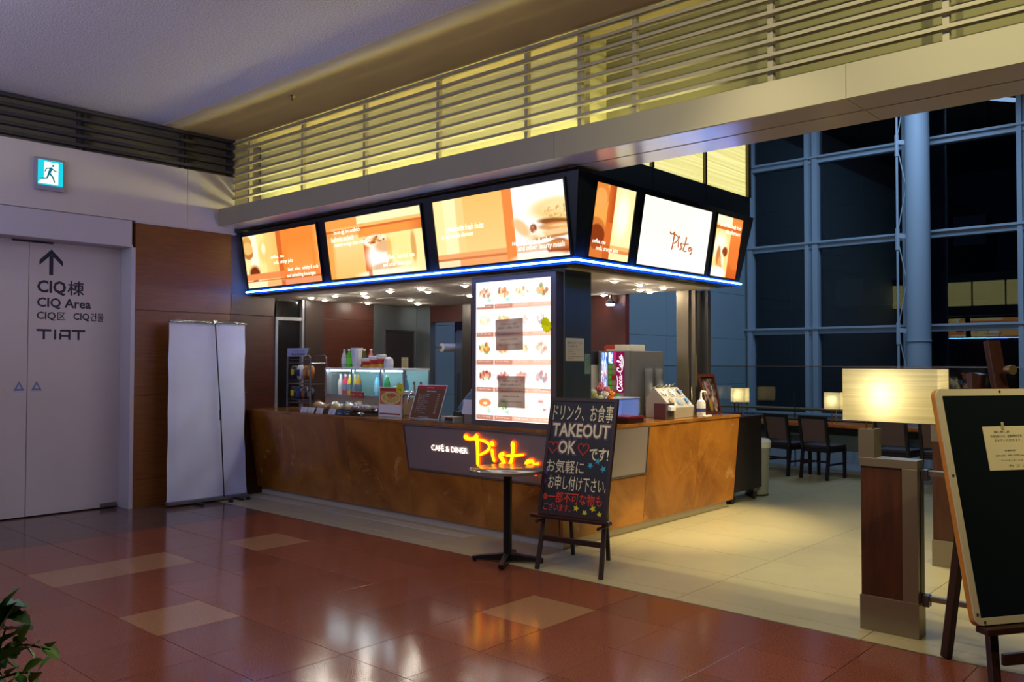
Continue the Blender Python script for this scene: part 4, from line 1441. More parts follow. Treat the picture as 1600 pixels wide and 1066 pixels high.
# roll-up banner seen from the back
bn = thing('rollup_banner', 'blank white roll-up banner seen from the back against the wood wall', 'banner', (-8.78, 4.78, 0))
b = MB()
ny_, nz_ = 24, 30
for j in range(nz_ + 1):
    z = 0.055 + j * (1.93 / nz_)
    for i in range(ny_ + 1):
        t = i / ny_
        y = 4.315 + t * 0.905 + 0.045 * max(0, 1 - z / 0.7) * t
        x = -8.81 + 0.010 * math.sin(t * 7 + z * 1.3) * (0.4 + 0.6 * math.sin(z * 1.6)) - 0.05 * max(0, abs(t - 0.5) * 2 - 0.75) * (1 if z < 1.6 else 0.4)
        x += 0.006 * math.sin((y - z) * 11)
        b.v.append((x, y, z))
for j in range(nz_):
    for i in range(ny_):
        a = j * (ny_ + 1) + i
        b.f.append((a, a + 1, a + ny_ + 2, a + ny_ + 1))
part(bn, 'sheet', b, M('banner_cloth', 'dfe4f2', 0.55, noise=(2, 0.05)), 'all')
part(bn, 'top_rail', MB().bar((-8.80, 4.31, 1.99), (-8.80, 5.225, 1.99), 0.022, 0.024), chrome)
part(bn, 'hook', MB().box(-8.795, -8.765, 4.80, 4.845, 1.97, 2.02), chrome, bevel=0.002)
part(bn, 'pole', MB().tube([(-8.775, 4.955, 0.04), (-8.772, 4.90, 1.0), (-8.775, 4.825, 2.0)], 0.0075, 8), M('pole_grey', '6a6a72', 0.25, 0.9), True)
part(bn, 'joint', MB().tube([(-8.773, 4.903, 0.90), (-8.772, 4.897, 1.02)], 0.011, 8), black_metal)
part(bn, 'cassette', MB().box(-8.84, -8.77, 4.31, 5.25, 0.015, 0.055), M('cassette', '8a8a92', 0.35, 0.6), bevel=0.006)
for y in (4.62, 5.10):
    part(bn, 'foot', MB().bar((-8.95, y, 0.012), (-8.62, y, 0.012), 0.035, 0.02), black_metal)
part(bn, 'foot_knob', MB().lathe([(0.03, 0), (0.028, 0.025), (0.012, 0.032)], (-8.62, 4.95, 0.0), 10), black_metal, True)
part(bn, 'foot_knob', MB().lathe([(0.03, 0), (0.028, 0.025), (0.012, 0.032)], (-8.65, 5.18, 0.0), 10), black_metal, True)

# round standing table
rt = thing('round_table', 'small round steel-topped table on a black post before the counter', 'table', (-4.475, 4.935, 0))
part(rt, 'table_top', MB().lathe([(0.287, 0.697), (0.30, 0.70), (0.30, 0.722), (0.294, 0.726)], (-4.475, 4.935, 0), 40), M('table_steel', '9a9084', 0.14, 0.55), True)
part(rt, 'post', MB().lathe([(0.034, 0.04), (0.034, 0.697)], (-4.475, 4.935, 0), 16), black_metal, True)
part(rt, 'top_plate', MB().lathe([(0.09, 0.685), (0.09, 0.697)], (-4.475, 4.935, 0), 16), black_metal)
for k in range(4):
    a = 0.55 + k * math.pi / 2
    c, s = math.cos(a), math.sin(a)
    part(rt, 'foot', MB().hexa([(-4.475 + c * .02 + s * .025, 4.935 + s * .02 - c * .025, 0.012), (-4.475 + c * .28 + s * .022, 4.935 + s * .28 - c * .022, 0.012), (-4.475 + c * .28 - s * .022, 4.935 + s * .28 + c * .022, 0.012), (-4.475 + c * .02 - s * .025, 4.935 + s * .02 + c * .025, 0.012),
                                (-4.475 + c * .02 + s * .025, 4.935 + s * .02 - c * .025, 0.07), (-4.475 + c * .28 + s * .018, 4.935 + s * .28 - c * .018, 0.04), (-4.475 + c * .28 - s * .018, 4.935 + s * .28 + c * .018, 0.04), (-4.475 + c * .02 - s * .025, 4.935 + s * .02 + c * .025, 0.07)]), black_metal, bevel=0.004)
    part(rt, 'glide', MB().lathe([(0.016, 0), (0.016, 0.014)], (-4.475 + c * .265, 4.935 + s * .265, 0), 10), black_metal)

# take-out chalkboard on an easel
ea = thing('chalkboard_easel', 'small chalkboard advertising TAKEOUT OK on a dark wooden easel by the counter', 'chalkboard', (-3.885, 4.94, 0), 0.126, local=True)
upb = Vector((0, 0.19, 0.87)).normalized()
bl = Vector((-0.29, 0.05, 0.41))
BW, BH = 0.58, 0.89
nb_ = EX.cross(upb).normalized()
part(ea, 'board', MB().prism([(0.02, 0.02), (BW - .02, 0.02), (BW - .02, BH - .02), (0.02, BH - .02)], bl - nb_ * 0.012, EX, upb, 0.012), M('slate', '120f16', 0.5), bevel=0)
fr = MB()
t = 0.026
for poly in ([(0, 0), (BW, 0), (BW, t), (0, t)], [(0, BH - t), (BW, BH - t), (BW, BH), (0, BH)], [(0, t), (t, t), (t, BH - t), (0, BH - t)], [(BW - t, t), (BW, t), (BW, BH - t), (BW - t, BH - t)]):
    fr.prism(poly, bl - nb_ * 0.02, EX, upb, 0.026)
part(ea, 'board_frame', fr, easel_wood, bevel=0.002)
part(ea, 'ledge', MB().box(-0.335, 0.335, 0.0, 0.06, 0.385, 0.408), easel_wood, bevel=0.003)
for s in (-1, 1):
    part(ea, 'leg', MB().bar((s * 0.272, 0.005, 0.0), (s * 0.225, 0.27, 1.20), 0.032, 0.022, (0, 1, 0)), dark_wood, bevel=0.002)
    part(ea, 'rear_leg', MB().bar((0.03 if s > 0 else -0.29, 0.57, 0.0), (0.13 if s > 0 else -0.20, 0.29, 1.15), 0.03, 0.02, (0, 1, 0)), dark_wood, bevel=0.002)
    part(ea, 'peg', MB().tube([(s * 0.262, -0.02, 0.36), (s * 0.262, 0.12, 0.36)], 0.012, 8), dark_wood)
part(ea, 'stretcher', MB().bar((-0.255, 0.06, 0.23), (0.255, 0.06, 0.23), 0.02, 0.04), dark_wood, bevel=0.002)


def bt_(b, body, u0, u1, v0, v1, off=0.0, lift=0.002):
    text_into(b, body, bl + nb_ * lift + EX * (BW * u0) + upb * (BH * v0), EX, upb, BW * (u1 - u0), BH * (v1 - v0), off)


def star(b, u, v, r, lift=0.0025, rot=0.2):
    c = bl + nb_ * lift + EX * (BW * u) + upb * (BH * v)
    P = [c + EX * (math.sin(rot + i * math.pi / 5) * (r if i % 2 == 0 else r * .45)) + upb * (math.cos(rot + i * math.pi / 5) * (r if i % 2 == 0 else r * .45)) for i in range(10)]
    b.add([c] + P, [(0, 1 + i, 1 + (i + 1) % 10) for i in range(10)])


chalk_white = M('chalk_white', 'd8d0b8', 0.8)
chalk_red = M('chalk_red', 'd03c28', 0.8)
for nm, mt, args in (('chalk_lettering', chalk_white, ('ドリンク、お食事', .06, .955, .80, .945, .003)), ('chalk_lettering', chalk_white, ('お気軽に', .05, .61, .355, .465, .003)),
                     ('chalk_lettering', chalk_white, ('お申し付け下さい。', .10, .97, .215, .335, .005)), ('chalk_lettering', chalk_white, ('です!', .67, .945, .475, .585, .02)),
                     ('chalk_lettering', chalk_white, ('TAKEOUT', .075, .93, .665, .78, .022)), ('chalk_lettering', chalk_white, ('OK', .195, .46, .52, .632, .022)),
                     ('lettering_shade', M('chalk_violet', '5c4a64', 0.8), ('TAKEOUT', .055, .95, .652, .793, .075, 0.0006)), ('lettering_shade', M('chalk_violet', '5c4a64', 0.8), ('OK', .17, .485, .505, .647, .075, 0.0006)),
                     ('red_lettering', chalk_red, ('※一部不可な物も', .05, .92, .105, .20, .004)), ('red_lettering', chalk_red, ('ございます。', .07, .48, .035, .10, .005))):
    b = MB()
    bt_(b, *args)
    part(ea, nm, b, mt)
for u in (.115, .575):
    hr = MB()
    fh = lambda a, bb, u=u: bl + nb_ * 0.003 + EX * (BW * u + a) + upb * (BH * .57 + bb)
    pts = []
    for k in range(25):
        q = k / 24 * 2 * math.pi
        pts.append((0.0030 * 16 * math.sin(q) ** 3 * 0.95, 0.0030 * (13 * math.cos(q) - 5 * math.cos(2 * q) - 2 * math.cos(3 * q) - math.cos(4 * q)) * 1.05, 0.005))
    strokes_into(hr, [pts], fh, nb_, 5, 0.25)
    part(ea, 'heart', hr, M('chalk_heart', 'b03430', 0.8))
for cl_, spots in (('38a0c8', ((.80, .475, .028), (.70, .435, .026), (.89, .415, .028))), ('5a3aa8', ((.045, .36, .030), (.04, .275, .028))), ('c8c020', ((.56, .075, .028), (.69, .045, .026), (.80, .085, .028), (.90, .045, .026)))):
    b = MB()
    for i, (u, v, r) in enumerate(spots):
        b = MB()
        star(b, u, v, r, rot=0.2 + i * 0.3)
        part(ea, 'star', b, M('chalk_' + cl_, cl_, 0.8))

# ---------------------------------------------------------------- large easel on the seating side
eb = thing('large_easel', 'large dark chalkboard with white and wooden rim on a brown tripod easel', 'chalkboard', (-0.764, 4.488, 0), math.atan2(.835, .55), local=True)
upc = Vector((0, 0.23, 1.031)).normalized()
CH = math.hypot(.23, 1.031)
bl2 = Vector((-0.42, 0, 0.40))
nc = EX.cross(upc).normalized()


def rr(w, h, r, n=4, o=0.0):
    out = []
    for cx, cy, a0 in ((w - r, r, -90), (w - r, h - r, 0), (r, h - r, 90), (r, r, 180)):
        for k in range(n + 1):
            a = math.radians(a0 + 90 * k / n)
            out.append((cx + (r + o) * math.cos(a), cy + (r + o) * math.sin(a)))
    return out


part(eb, 'backing', MB().prism(rr(.84, CH, .035), bl2 - nc * 0.03, EX, upc, 0.024), oak_edge, bevel=0.002)
outer, inner = rr(.84, CH, .035, 4, -0.003), rr(.84, CH, .035, 4, -0.034)
inner = [(min(max(u, .034), .806), min(max(v, .034), CH - .034)) for u, v in inner]
b = MB()
n_ = len(outer)
b.v = [tuple(bl2 - nc * 0.006 + EX * u + upc * v) for u, v in outer + inner] + [tuple(bl2 + nc * 0.004 + EX * u + upc * v) for u, v in outer + inner]
for i in range(n_):
    j = (i + 1) % n_
    b.f += [(2 * n_ + i, 2 * n_ + j, 3 * n_ + j, 3 * n_ + i), (i, j, 2 * n_ + j, 2 * n_ + i), (n_ + j, n_ + i, 3 * n_ + i, 3 * n_ + j)]
part(eb, 'white_rim', b, M('rim_white', 'bdb49a', 0.5), bevel=0)
part(eb, 'board', MB().prism([(.03, .03), (.81, .03), (.81, CH - .03), (.03, CH - .03)], bl2 - nc * 0.004, EX, upc, 0.004), M('slate_green', '12181a', 0.16), bevel=0)
for u, v in ((.017, CH * .62), (.36, CH - .016), (.018, .05), (.05, .016)):
    c = bl2 + EX * u + upc * v
    part(eb, 'screw', MB().tube([c + nc * 0.003, c + nc * 0.008], 0.006, 8), M('screw_steel', '8a8478', 0.3, 0.9))
for s in (-1, 1):
    part(eb, 'front_leg', MB().bar((s * 0.36, -0.055, 0), (s * 0.075, 0.37, 1.50), 0.045, 0.03, (0, 1, 0)), easel_wood, bevel=0.003)
part(eb, 'rear_leg', MB().bar((0.038, 0.69, 0), (0.0, 0.40, 1.50), 0.05, 0.035, (1, 0, 0)), easel_wood, bevel=0.003)
part(eb, 'mast', MB().bar((0, 0.10, 0.55), (0, 0.325, 1.66), 0.075, 0.03, (0, 1, 0)), easel_wood, bevel=0.003)
part(eb, 'knob', MB().tube([(0.0, 0.24, 1.52), (0.0, 0.20, 1.52)], [0.018, 0.024], 12), M('knob_brass', '9a8458', 0.3, 0.8), True)
part(eb, 'ledge', MB().bar((-0.40, -0.015, 0.385), (0.40, -0.015, 0.385), 0.07, 0.026), easel_wood, bevel=0.003)
part(eb, 'stretcher', MB().bar((-0.31, -0.035, 0.26), (0.31, -0.035, 0.26), 0.02, 0.05), easel_wood, bevel=0.002)
# paper taped to the large easel, in a clear sleeve
pp = thing('taped_paper', 'cream paper in a shiny plastic sleeve taped to the large chalkboard', 'paper', (-0.764, 4.488, 1.0), math.atan2(.835, .55), local=True)
o2 = bl2 + nc * 0.001 + EX * .228 + upc * (CH * .635) - Vector((0, 0, 1.0))
part(pp, 'sheet', MB().prism([(0, 0), (.30, 0), (.30, .205), (0, .205)], o2, EX, upc, 0.0012), paper)
b = MB()
for body, u0, u1, v0, v1 in (('誠に申し訳', .20, .50, .84, .90), ('店内改装のため、営業時間を変更', .12, .72, .74, .80), ('させていただきます。', .18, .70, .64, .70), ('営業時間', .34, .54, .42, .46), ('AM 6:00 - PM 10:00 Last order 9:30', .15, .95, .31, .35), ('ラストオーダー 21:30', .24, .66, .20, .24), ('カフェ', .36, .70, .06, .12)):
    part(pp, 'lettering', text_into(MB(), body, o2 + nc * 0.002 + EX * (.30 * u0) + upc * (.205 * v0), EX, upc, .30 * (u1 - u0), .205 * (v1 - v0)), ink_black)
sl = MB()
random.seed(3)
gx, gy = 16, 11
for j in range(gy + 1):
    for i in range(gx + 1):
        sl.v.append(tuple(o2 + nc * (0.003 + random.uniform(0, 0.0045)) + EX * (-.006 + .312 * i / gx) + upc * (-.006 + .217 * j / gy)))
for j in range(gy):
    for i in range(gx):
        a = j * (gx + 1) + i
        sl.f.append((a, a + 1, a + gx + 2, a + gx + 1))
part(pp, 'plastic_sleeve', sl, M_glass('sleeve', (0.97, 0.97, 0.97), 1.3, 0.05), 'all')
part(pp, 'tape', MB().prism([(0, 0), (.016, 0), (.018, .035), (.002, .035)], o2 + nc * 0.004 + EX * .105 + upc * .19, EX, upc, 0.0006), M('tape_tan', 'a89c80', 0.4))

# ---------------------------------------------------------------- partition posts, rails, paper lamp
def partition(label, x0, y0, stub=True):
    r = thing('partition_post', label, 'partition', (x0 + .16, y0 + .06, 0), group='steel and wood partition posts')
    w, d = 0.325, 0.125
    part(r, 'base', MB().box(x0, x0 + w, y0, y0 + d, 0, 0.20), steel_frame, bevel=0.002)
    part(r, 'wood_panel', MB().box(x0 + .006, x0 + w - .085, y0 + .012, y0 + d - .012, 0.20, 0.95), post_wood, bevel=0.002)
    part(r, 'stile', MB().box(x0 + w - .085, x0 + w - .002, y0, y0 + d, 0.20, 0.95), steel_frame, bevel=0.002)
    part(r, 'top_rail', MB().box(x0 + .0, x0 + w - .002, y0, y0 + d, 0.95, 1.0), steel_frame, bevel=0.002)
    part(r, 'lamp_stub', MB().box(x0 - .002, x0 + .088, y0, y0 + d, 1.0, 1.165), steel_frame, bevel=0.002)
    part(r, 'edge_plate', MB().box(x0 + w - .0015, x0 + w + .002, y0 + .045, y0 + .095, 0.20, 0.94), dark_panel)
    return r


P1 = partition('steel and wood partition post under the large paper lamp', -1.835, 5.095)
P2 = partition('steel and wood partition post standing further back behind the large chalkboard', -1.985, 7.03)
for z in (0.93, 0.225):
    rail = thing('partition_rail', 'upper steel rail running from the lamp post behind the chalkboard' if z > .5 else 'lower steel rail running from the lamp post behind the chalkboard', 'rail', (-0.6, 5.16, z), group='partition rails')
    part(rail, 'bar', MB().bar((-1.503, 5.165, z), (0.9, 5.165, z), 0.03, 0.03), steel_frame, bevel=0.003)
    part(rail, 'socket', MB().box(-1.505, -1.47, 5.135, 5.195, z - .045, z + .02), steel_dark, bevel=0.003)


def paper_lamp(name, label, c, w, d, z0, z1, base_z, energy, bulb=None, stems=((-.03, 0), (.03, 0)), base=None, group=None):
    x, y = c
    r = thing(name, label, 'lamp', (x, y, base_z), group=group)
    sh = MB()
    t = 0.0015
    for x0, x1, y0, y1 in ((x - w / 2, x + w / 2, y - d / 2, y - d / 2 + t), (x - w / 2, x + w / 2, y + d / 2 - t, y + d / 2), (x - w / 2, x - w / 2 + t, y - d / 2 + t, y + d / 2 - t), (x + w / 2 - t, x + w / 2, y - d / 2 + t, y + d / 2 - t)):
        sh.quad((x0, (y0 + y1) / 2 if x1 - x0 > .01 else y0, z0), (x1, (y0 + y1) / 2 if x1 - x0 > .01 else y1, z0), (x1, (y0 + y1) / 2 if x1 - x0 > .01 else y1, z1), (x0, (y0 + y1) / 2 if x1 - x0 > .01 else y0, z1))
    part(r, 'shade', sh, lamp_paper)
    fr = MB()
    for zz in (z0, z1):
        fr.bar((x - w / 2, y - d / 2, zz), (x + w / 2, y - d / 2, zz), .004, .004).bar((x - w / 2, y + d / 2, zz), (x + w / 2, y + d / 2, zz), .004, .004)
        fr.bar((x - w / 2, y - d / 2, zz), (x - w / 2, y + d / 2, zz), .004, .004).bar((x + w / 2, y - d / 2, zz), (x + w / 2, y + d / 2, zz), .004, .004)
    part(r, 'wire_frame', fr, M('wire_brown', '5a4a30', 0.4, 0.5))
    bx, by, bz = bulb or (x, y, (z0 + z1) / 2)
    part(r, 'bulb', MB().lathe([(0.008, -.03), (0.022, -.012), (0.026, 0.008), (0.018, 0.026), (0.004, 0.033)], (bx, by, bz), 12), M_emit('bulb_glow', 'ffe9b0', 12), True)
    part(r, 'socket', MB().lathe([(0.014, 0), (0.014, 0.05)], (bx, by, bz - .08), 10), M('brass', 'x') if 0 else MATS['brass'])
    sb = base or (x, y)
    for k, (dx, dy) in enumerate(stems):
        part(r, 'stem', MB().tube([(sb[0] + dx, sb[1] + dy, base_z), (sb[0] + dx, sb[1] + dy, z0 + .02), (bx, by, bz - .06)], 0.006, 8), MATS['brass'], True)
    l = bpy.data.lights.new('bulb_light', 'POINT')
    l.energy = energy
    l.color = (1.0, 0.89, 0.58)
    l.shadow_soft_size = 0.03
    lo = bpy.data.objects.new('bulb_light', l)
    COL.objects.link(lo)
    lo.parent = r
    lo.location = (bx - x, by - y, bz - base_z)
    return r


paper_lamp('paper_lamp', 'large rectangular ribbed paper lamp glowing on the partition post', (-1.65, 5.16), 0.52, 0.22, 1.213, 1.52, 1.165, 11.0, (-1.68, 5.15, 1.36), ((-.02, 0), (.02, 0)), (-1.79, 5.155))

# ---------------------------------------------------------------- seating area
bar = thing('bar_table', 'long narrow wooden window table with glass screen behind it', 'table', (-4, 12.05, 0))
part(bar, 'top', MB().box(-8.9, 3, 11.80, 12.36, 0.655, 0.70), table_wood, bevel=0.004)
part(bar, 'apron', MB().box(-8.9, 3, 12.20, 12.24, 0.30, 0.655), M('apron_blue', '4a5862', 0.6))
for x in (-8.6, -6.6, -4.0, -1.6, 0.8):
    part(bar, 'leg', MB().box(x, x + .07, 12.0, 12.2, 0, 0.655), steel_dark)
gs = thing('glass_screen', 'clear glass screen with thin steel top edge behind the window table', 'screen', (-4, 12.45, 0))
for k in range(10):
    x0 = -8.4 + k * 0.99
    part(gs, 'pane', MB().box(x0 + .006, x0 + .984, 12.445, 12.455, 0.10, 1.495), thin_glass)
    part(gs, 'post', MB().box(x0 - .006, x0 + .006, 12.44, 12.47, 0, 1.10), steel_dark)
part(gs, 'top_edge', MB().box(-8.4, 1.5, 12.44, 12.46, 1.495, 1.508), steel)
part(gs, 'handrail', MB().tube([(-8.4, 12.52, 0.86), (1.5, 12.52, 0.86)], 0.022, 8), steel, True)
for x, lab in ((-6.10, 'small square paper lamp on the window table near the kiosk end'), (-4.66, 'small square paper lamp on the window table just beside the large paper lamp'), (-6.855, 'small paper lamp on the window table behind the framed picture')):
    paper_lamp('table_lamp', lab, (x, 12.0), 0.23, 0.15, 0.955 if x < -6 else 0.90, 1.175 if x < -6 else 1.14, 0.70, 3.2, group='table lamps on the window table')

ch0 = thing('dining_chair', '', 'chair', (0, 0, 0), 0, 'chairs at the window table', local=True)
pad = M('chair_pad', '54403e', 0.75, noise=(60, 0.1))
wd = M('chair_wood', '17111a', 0.35)
part(ch0, 'seat', MB().box(-.21, .21, -.20, .22, .41, .455), M('seat_dark', '1c1420', 0.6), bevel=0.012)
part(ch0, 'backrest', MB().hexa([(-.17, -.225, .50), (.17, -.225, .50), (.17, -.195, .50), (-.17, -.195, .50), (-.17, -.285, .80), (.17, -.285, .80), (.17, -.255, .80), (-.17, -.255, .80)]), pad, bevel=0.006)
part(ch0, 'top_rail', MB().bar((-.205, -.275, .825), (.205, -.275, .825), 0.03, 0.045), wd, bevel=0.006)
part(ch0, 'seat_rail', MB().box(-.20, .20, -.20, .21, .36, .41), wd)
for s in (-1, 1):
    part(ch0, 'leg', MB().hexa([(s * .19 - .016, .185, 0), (s * .19 + .016, .185, 0), (s * .19 + .016, .217, 0), (s * .19 - .016, .217, 0), (s * .19 - .02, .18, .41), (s * .19 + .02, .18, .41), (s * .19 + .02, .22, .41), (s * .19 - .02, .22, .41)]), wd)
    part(ch0, 'leg', MB().bar((s * .19, -.25, 0), (s * .19, -.20, .42), .036, .036, (0, 1, 0)), wd)
    part(ch0, 'back_stile', MB().bar((s * .19, -.205, .40), (s * .19, -.28, .83), .036, .03, (0, 1, 0)), wd)
    part(ch0, 'stretcher', MB().bar((s * .19, -.23, .20), (s * .19, .20, .20), .018, .025), wd)
part(ch0, 'stretcher', MB().bar((-.19, -.22, .24), (.19, -.22, .24), .018, .025), wd)
CH_ = [(-5.10, 11.50, -.30, 'dark wooden chair with brown back pad, next to the trolley'), (-4.58, 11.42, -.14, 'dark wooden chair with brown back pad, second from the trolley'),
       (-3.62, 11.50, -.1, 'dark wooden chair with brown back pad, seen under the large paper lamp'), (-3.08, 11.48, -.1, 'dark wooden chair with brown back pad, just behind the large chalkboard edge')]
for i, (x, y, rz, lab) in enumerate(CH_):
    c = ch0 if i == 0 else copy_tree(ch0)
    c.location = (x, y, 0)
    c.rotation_euler = (0, 0, rz)
    c['label'] = lab

tr = thing('service_trolley', 'dark brown trolley cabinet on casters behind the counter end', 'trolley', (-4.6, 8.88, 0))
part(tr, 'cabinet', MB().box(-4.95, -4.42, 8.54, 9.22, 0.13, 0.93), M('trolley_brown', '241a16', 0.45), bevel=0.004)
part(tr, 'top_board', MB().box(-4.96, -4.41, 8.53, 9.23, 0.93, 0.955), dark_wood, bevel=0.003)
part(tr, 'dish', MB().lathe([(0.03, 0), (0.10, 0.012), (0.13, 0.035), (0.125, 0.035), (0.09, 0.016)], (-4.6, 8.85, 0.955), 16), dark_panel, True)
for x, y in ((-4.48, 8.62), (-4.48, 9.14), (-4.89, 8.62), (-4.89, 9.14)):
    cs = part(tr, 'caster', MB().tube([(x - .015, y, .05), (x + .015, y, .05)], .05, 14), black_metal, True)
    part(tr, 'caster_fork', MB().box(x - .022, x + .022, y - .03, y + .03, .08, .13), steel)
bnn = thing('waste_bin', 'pale plastic waste bin standing behind the brown trolley', 'bin', (-4.52, 9.45, 0))
part(bnn, 'body', MB().lathe([(0.13, 0.02), (0.155, 0.60), (0.16, 0.62)], (-4.58, 9.42, 0), 20), M('bin_grey', '9a9c98', 0.5), True)
part(bnn, 'liner', MB().lathe([(0.162, 0.56), (0.168, 0.63), (0.14, 0.66), (0.12, 0.64)], (-4.58, 9.42, 0), 14), white_plastic, True)
part(bnn, 'base', MB().lathe([(0.135, 0), (0.135, 0.02)], (-4.58, 9.42, 0), 20), dark_panel)

# ---------------------------------------------------------------- potted plant close to the viewer
pl = thing('potted_plant', 'glossy green leafy plant at the near corner of the hall', 'plant', (-1.99, 0.50, 0))
PC = Vector((-1.99, 0.50, 0))
part(pl, 'pot', MB().lathe([(0.13, 0), (0.17, 0.40), (0.18, 0.42), (0.165, 0.42), (0.15, 0.36)], tuple(PC), 24), M('pot_clay', '5a3a2c', 0.6), True)
part(pl, 'soil', MB().lathe([(0.155, 0.36), (0.155, 0.38)], tuple(PC), 20), M('soil', '2a1c14', 0.9))


def leaf_mesh(L_, W_, serr, mat, n=7):
    b = MB()
    mid, lf, rg = [], [], []
    for i in range(n + 1):
        t = i / n
        w = W_ * math.sin(math.pi * min(1, t * 0.93 + 0.05)) ** 0.8 * (1 + (serr if i % 2 else -serr))
        if i == n:
            w = 0.0005
        z = -0.12 * L_ * t * t
        mid.append((0, t * L_, z))
        lf.append((-w / 2, t * L_, z + w * 0.18))
        rg.append((w / 2, t * L_, z + w * 0.18))
    b.v = mid + lf + rg
    k = n + 1
    for i in range(n):
        b.f += [(i, i + 1, k + i + 1, k + i), (2 * k + i, 2 * k + i + 1, i + 1, i)]
    return mesh_of('leaf', b, mat, smooth='all')


small = leaf_mesh(0.042, 0.026, 0.0, leaf_mat)
big = leaf_mesh(0.085, 0.062, 0.12, leaf_dark, 9)
random.seed(11)


def put_leaf(me, p, d, tw=0.0, s=1.0):
    o = link('leaf', me, pl)
    d = Vector(d).normalized()
    q = d.to_track_quat('Y', 'Z')
    o.matrix_local = Matrix.Translation(Vector(p) - PC) @ (q.to_matrix().to_4x4() @ Matrix.Rotation(tw, 4, 'Y')) @ Matrix.Scale(s, 4)


CAMR, CAMF = Vector((0.744, 0.668, 0)), Vector((-0.668, 0.743, 0))


def vp(px, py, dep):
    return Vector((0, 0, 1.55)) + (_F * 1328.96 + _R2 * (px - 800) - _U2 * (py - 533)) * (dep / 1328.96)


tips = [((10, 1010), (78, 1015), 1.72), ((0, 1060), (60, 1052), 1.66), ((-20, 1050), (34, 1005), 1.70), ((-30, 1075), (48, 1070), 1.62), ((-40, 1070), (10, 1025), 1.75)]
for (ax_, ay_), (bx_, by_), dep in tips:
    a, e = vp(ax_, ay_, dep + .06), vp(bx_, by_, dep)
    rootp = PC + Vector((0, 0, .38))
    m1 = rootp.lerp(a, .6) + Vector((0, 0, .05))
    part(pl, 'stem', MB().tube([rootp, m1, a, a.lerp(e, .5) + Vector((0, 0, .006)), e], [.006, .005, .0035, .0025, .0015], 6), M('stem_brown', '4a3a1c', 0.6), True)
    for k in range(6):
        t = k / 5
        p = a.lerp(e, t) + Vector((0, 0, .004))
        side = 1 if k % 2 else -1
        dirv = (e - a).normalized() * 0.7 + EZ * (0.55 * side) + CAMF * random.uniform(-.5, .3) + CAMR * random.uniform(-.2, .3)
        put_leaf(small, p, dirv, random.uniform(-.9, .9), random.uniform(.8, 1.25))
for px, py, dep, dr, s in ((-18, 990, 1.78, (0.5, .55, .75), 1.0), (-6, 1000, 1.74, (.2, .3, 1.0), .95), (8, 985, 1.80, (.5, .3, .1), .8), (-25, 965, 1.80, (.6, .6, .35), 1.0), (-30, 1030, 1.7, (.7, .5, .3), 1.1), (-8, 975, 1.76, (.35, .3, .9), 1.05), (2, 1005, 1.72, (.6, .35, .45), .9), (-14, 955, 1.82, (.7, .6, .2), .95), (-20, 1010, 1.74, (.2, .1, .9), 1.1), (6, 960, 1.80, (.5, .5, -.2), .7), (-10, 1040, 1.68, (.6, .5, .5), 1.0)):
    p = vp(px, py, dep)
    rootp = PC + Vector((0, 0, .38))
    part(pl, 'stem', MB().tube([rootp, rootp.lerp(p, .6) + Vector((0, 0, .06)), p], [.006, .004, .002], 6), MATS['stem_brown'], True)
    put_leaf(big, p, dr, random.uniform(-.4, .4), s)

# ================================================================ COUNTER THINGS
TZ = 1.0006
# --- souvenir rack
rk = thing('snack_rack', 'wire rack of hanging snack packets with an ALL ¥300 sign', 'rack', (-8.40, 5.76, TZ))
chr_ = M('rack_chrome', '9a9aa2', 0.25, 0.9)
w = MB()
x0, x1, ya, yb = -8.62, -8.16, 5.66, 5.88
fr = MB()
fr.tube([(x0, ya, TZ), (x0, ya, 1.60), (x0 + .03, ya, 1.625), (x1 - .03, ya, 1.625), (x1, ya, 1.60), (x1, ya, TZ)], .009, 8)
fr.tube([(x0, yb, TZ), (x0, yb, 1.60), (x0 + .03, yb, 1.625), (x1 - .03, yb, 1.625), (x1, yb, 1.60), (x1, yb, TZ)], .009, 8)
part(rk, 'frame', fr, chr_, True)
for z in (1.08, 1.30, 1.54):
    sh = MB()
    for k in range(6):
        y = ya + k * (yb - ya) / 5
        sh.tube([(x0, y, z), (x1, y, z)], .003, 5)
    sh.tube([(x0, ya, z + .04), (x1, ya, z + .04)], .004, 5)
    for xx in (x0, x1):
        sh.tube([(xx, ya, z), (xx, yb, z)], .004, 5)
    part(rk, 'wire_shelf', sh, chr_)
sgn_ = part(rk, 'header_card', MB().prism([(0, 0), (.36, 0), (.40, .10), (-.03, .10)], (-8.60, 5.645, 1.615), EX, Vector((0, .25, 1)).normalized(), .003), M('card_lilac', 'b0a6ac', 0.6))
b = MB()
uu = Vector((0, .25, 1)).normalized()
text_into(b, 'こだわりおつまみ', (-8.54, 5.651, 1.668), EX, uu, .27, .025)
text_into(b, 'ALL¥300', (-8.53, 5.638, 1.628), EX, uu, .28, .028, .012)
part(rk, 'lettering', b, ink_black)
PK = [(-8.56, 1.36, '16202a', .10, .15), (-8.44, 1.335, 'd8d8e0', .10, .18), (-8.32, 1.35, '8a5a30', .09, .16), (-8.23, 1.35, 'b06a28', .09, .16), (-8.56, 1.11, '243038', .10, .16), (-8.45, 1.10, '1a2438', .10, .17), (-8.34, 1.10, '20242c', .10, .17), (-8.23, 1.11, '2c2830', .09, .15)]
names = ['black packet at the open end of the upper shelf', 'white packet with navy label in front of the upper shelf', 'brown packet in the middle of the upper shelf', 'orange-brown packet at the frame end of the upper shelf',
         'dark teal packet with yellow tag on the lower shelf', 'navy packet on the lower shelf', 'black packet in the middle of the lower shelf', 'charcoal packet at the frame end of the lower shelf']
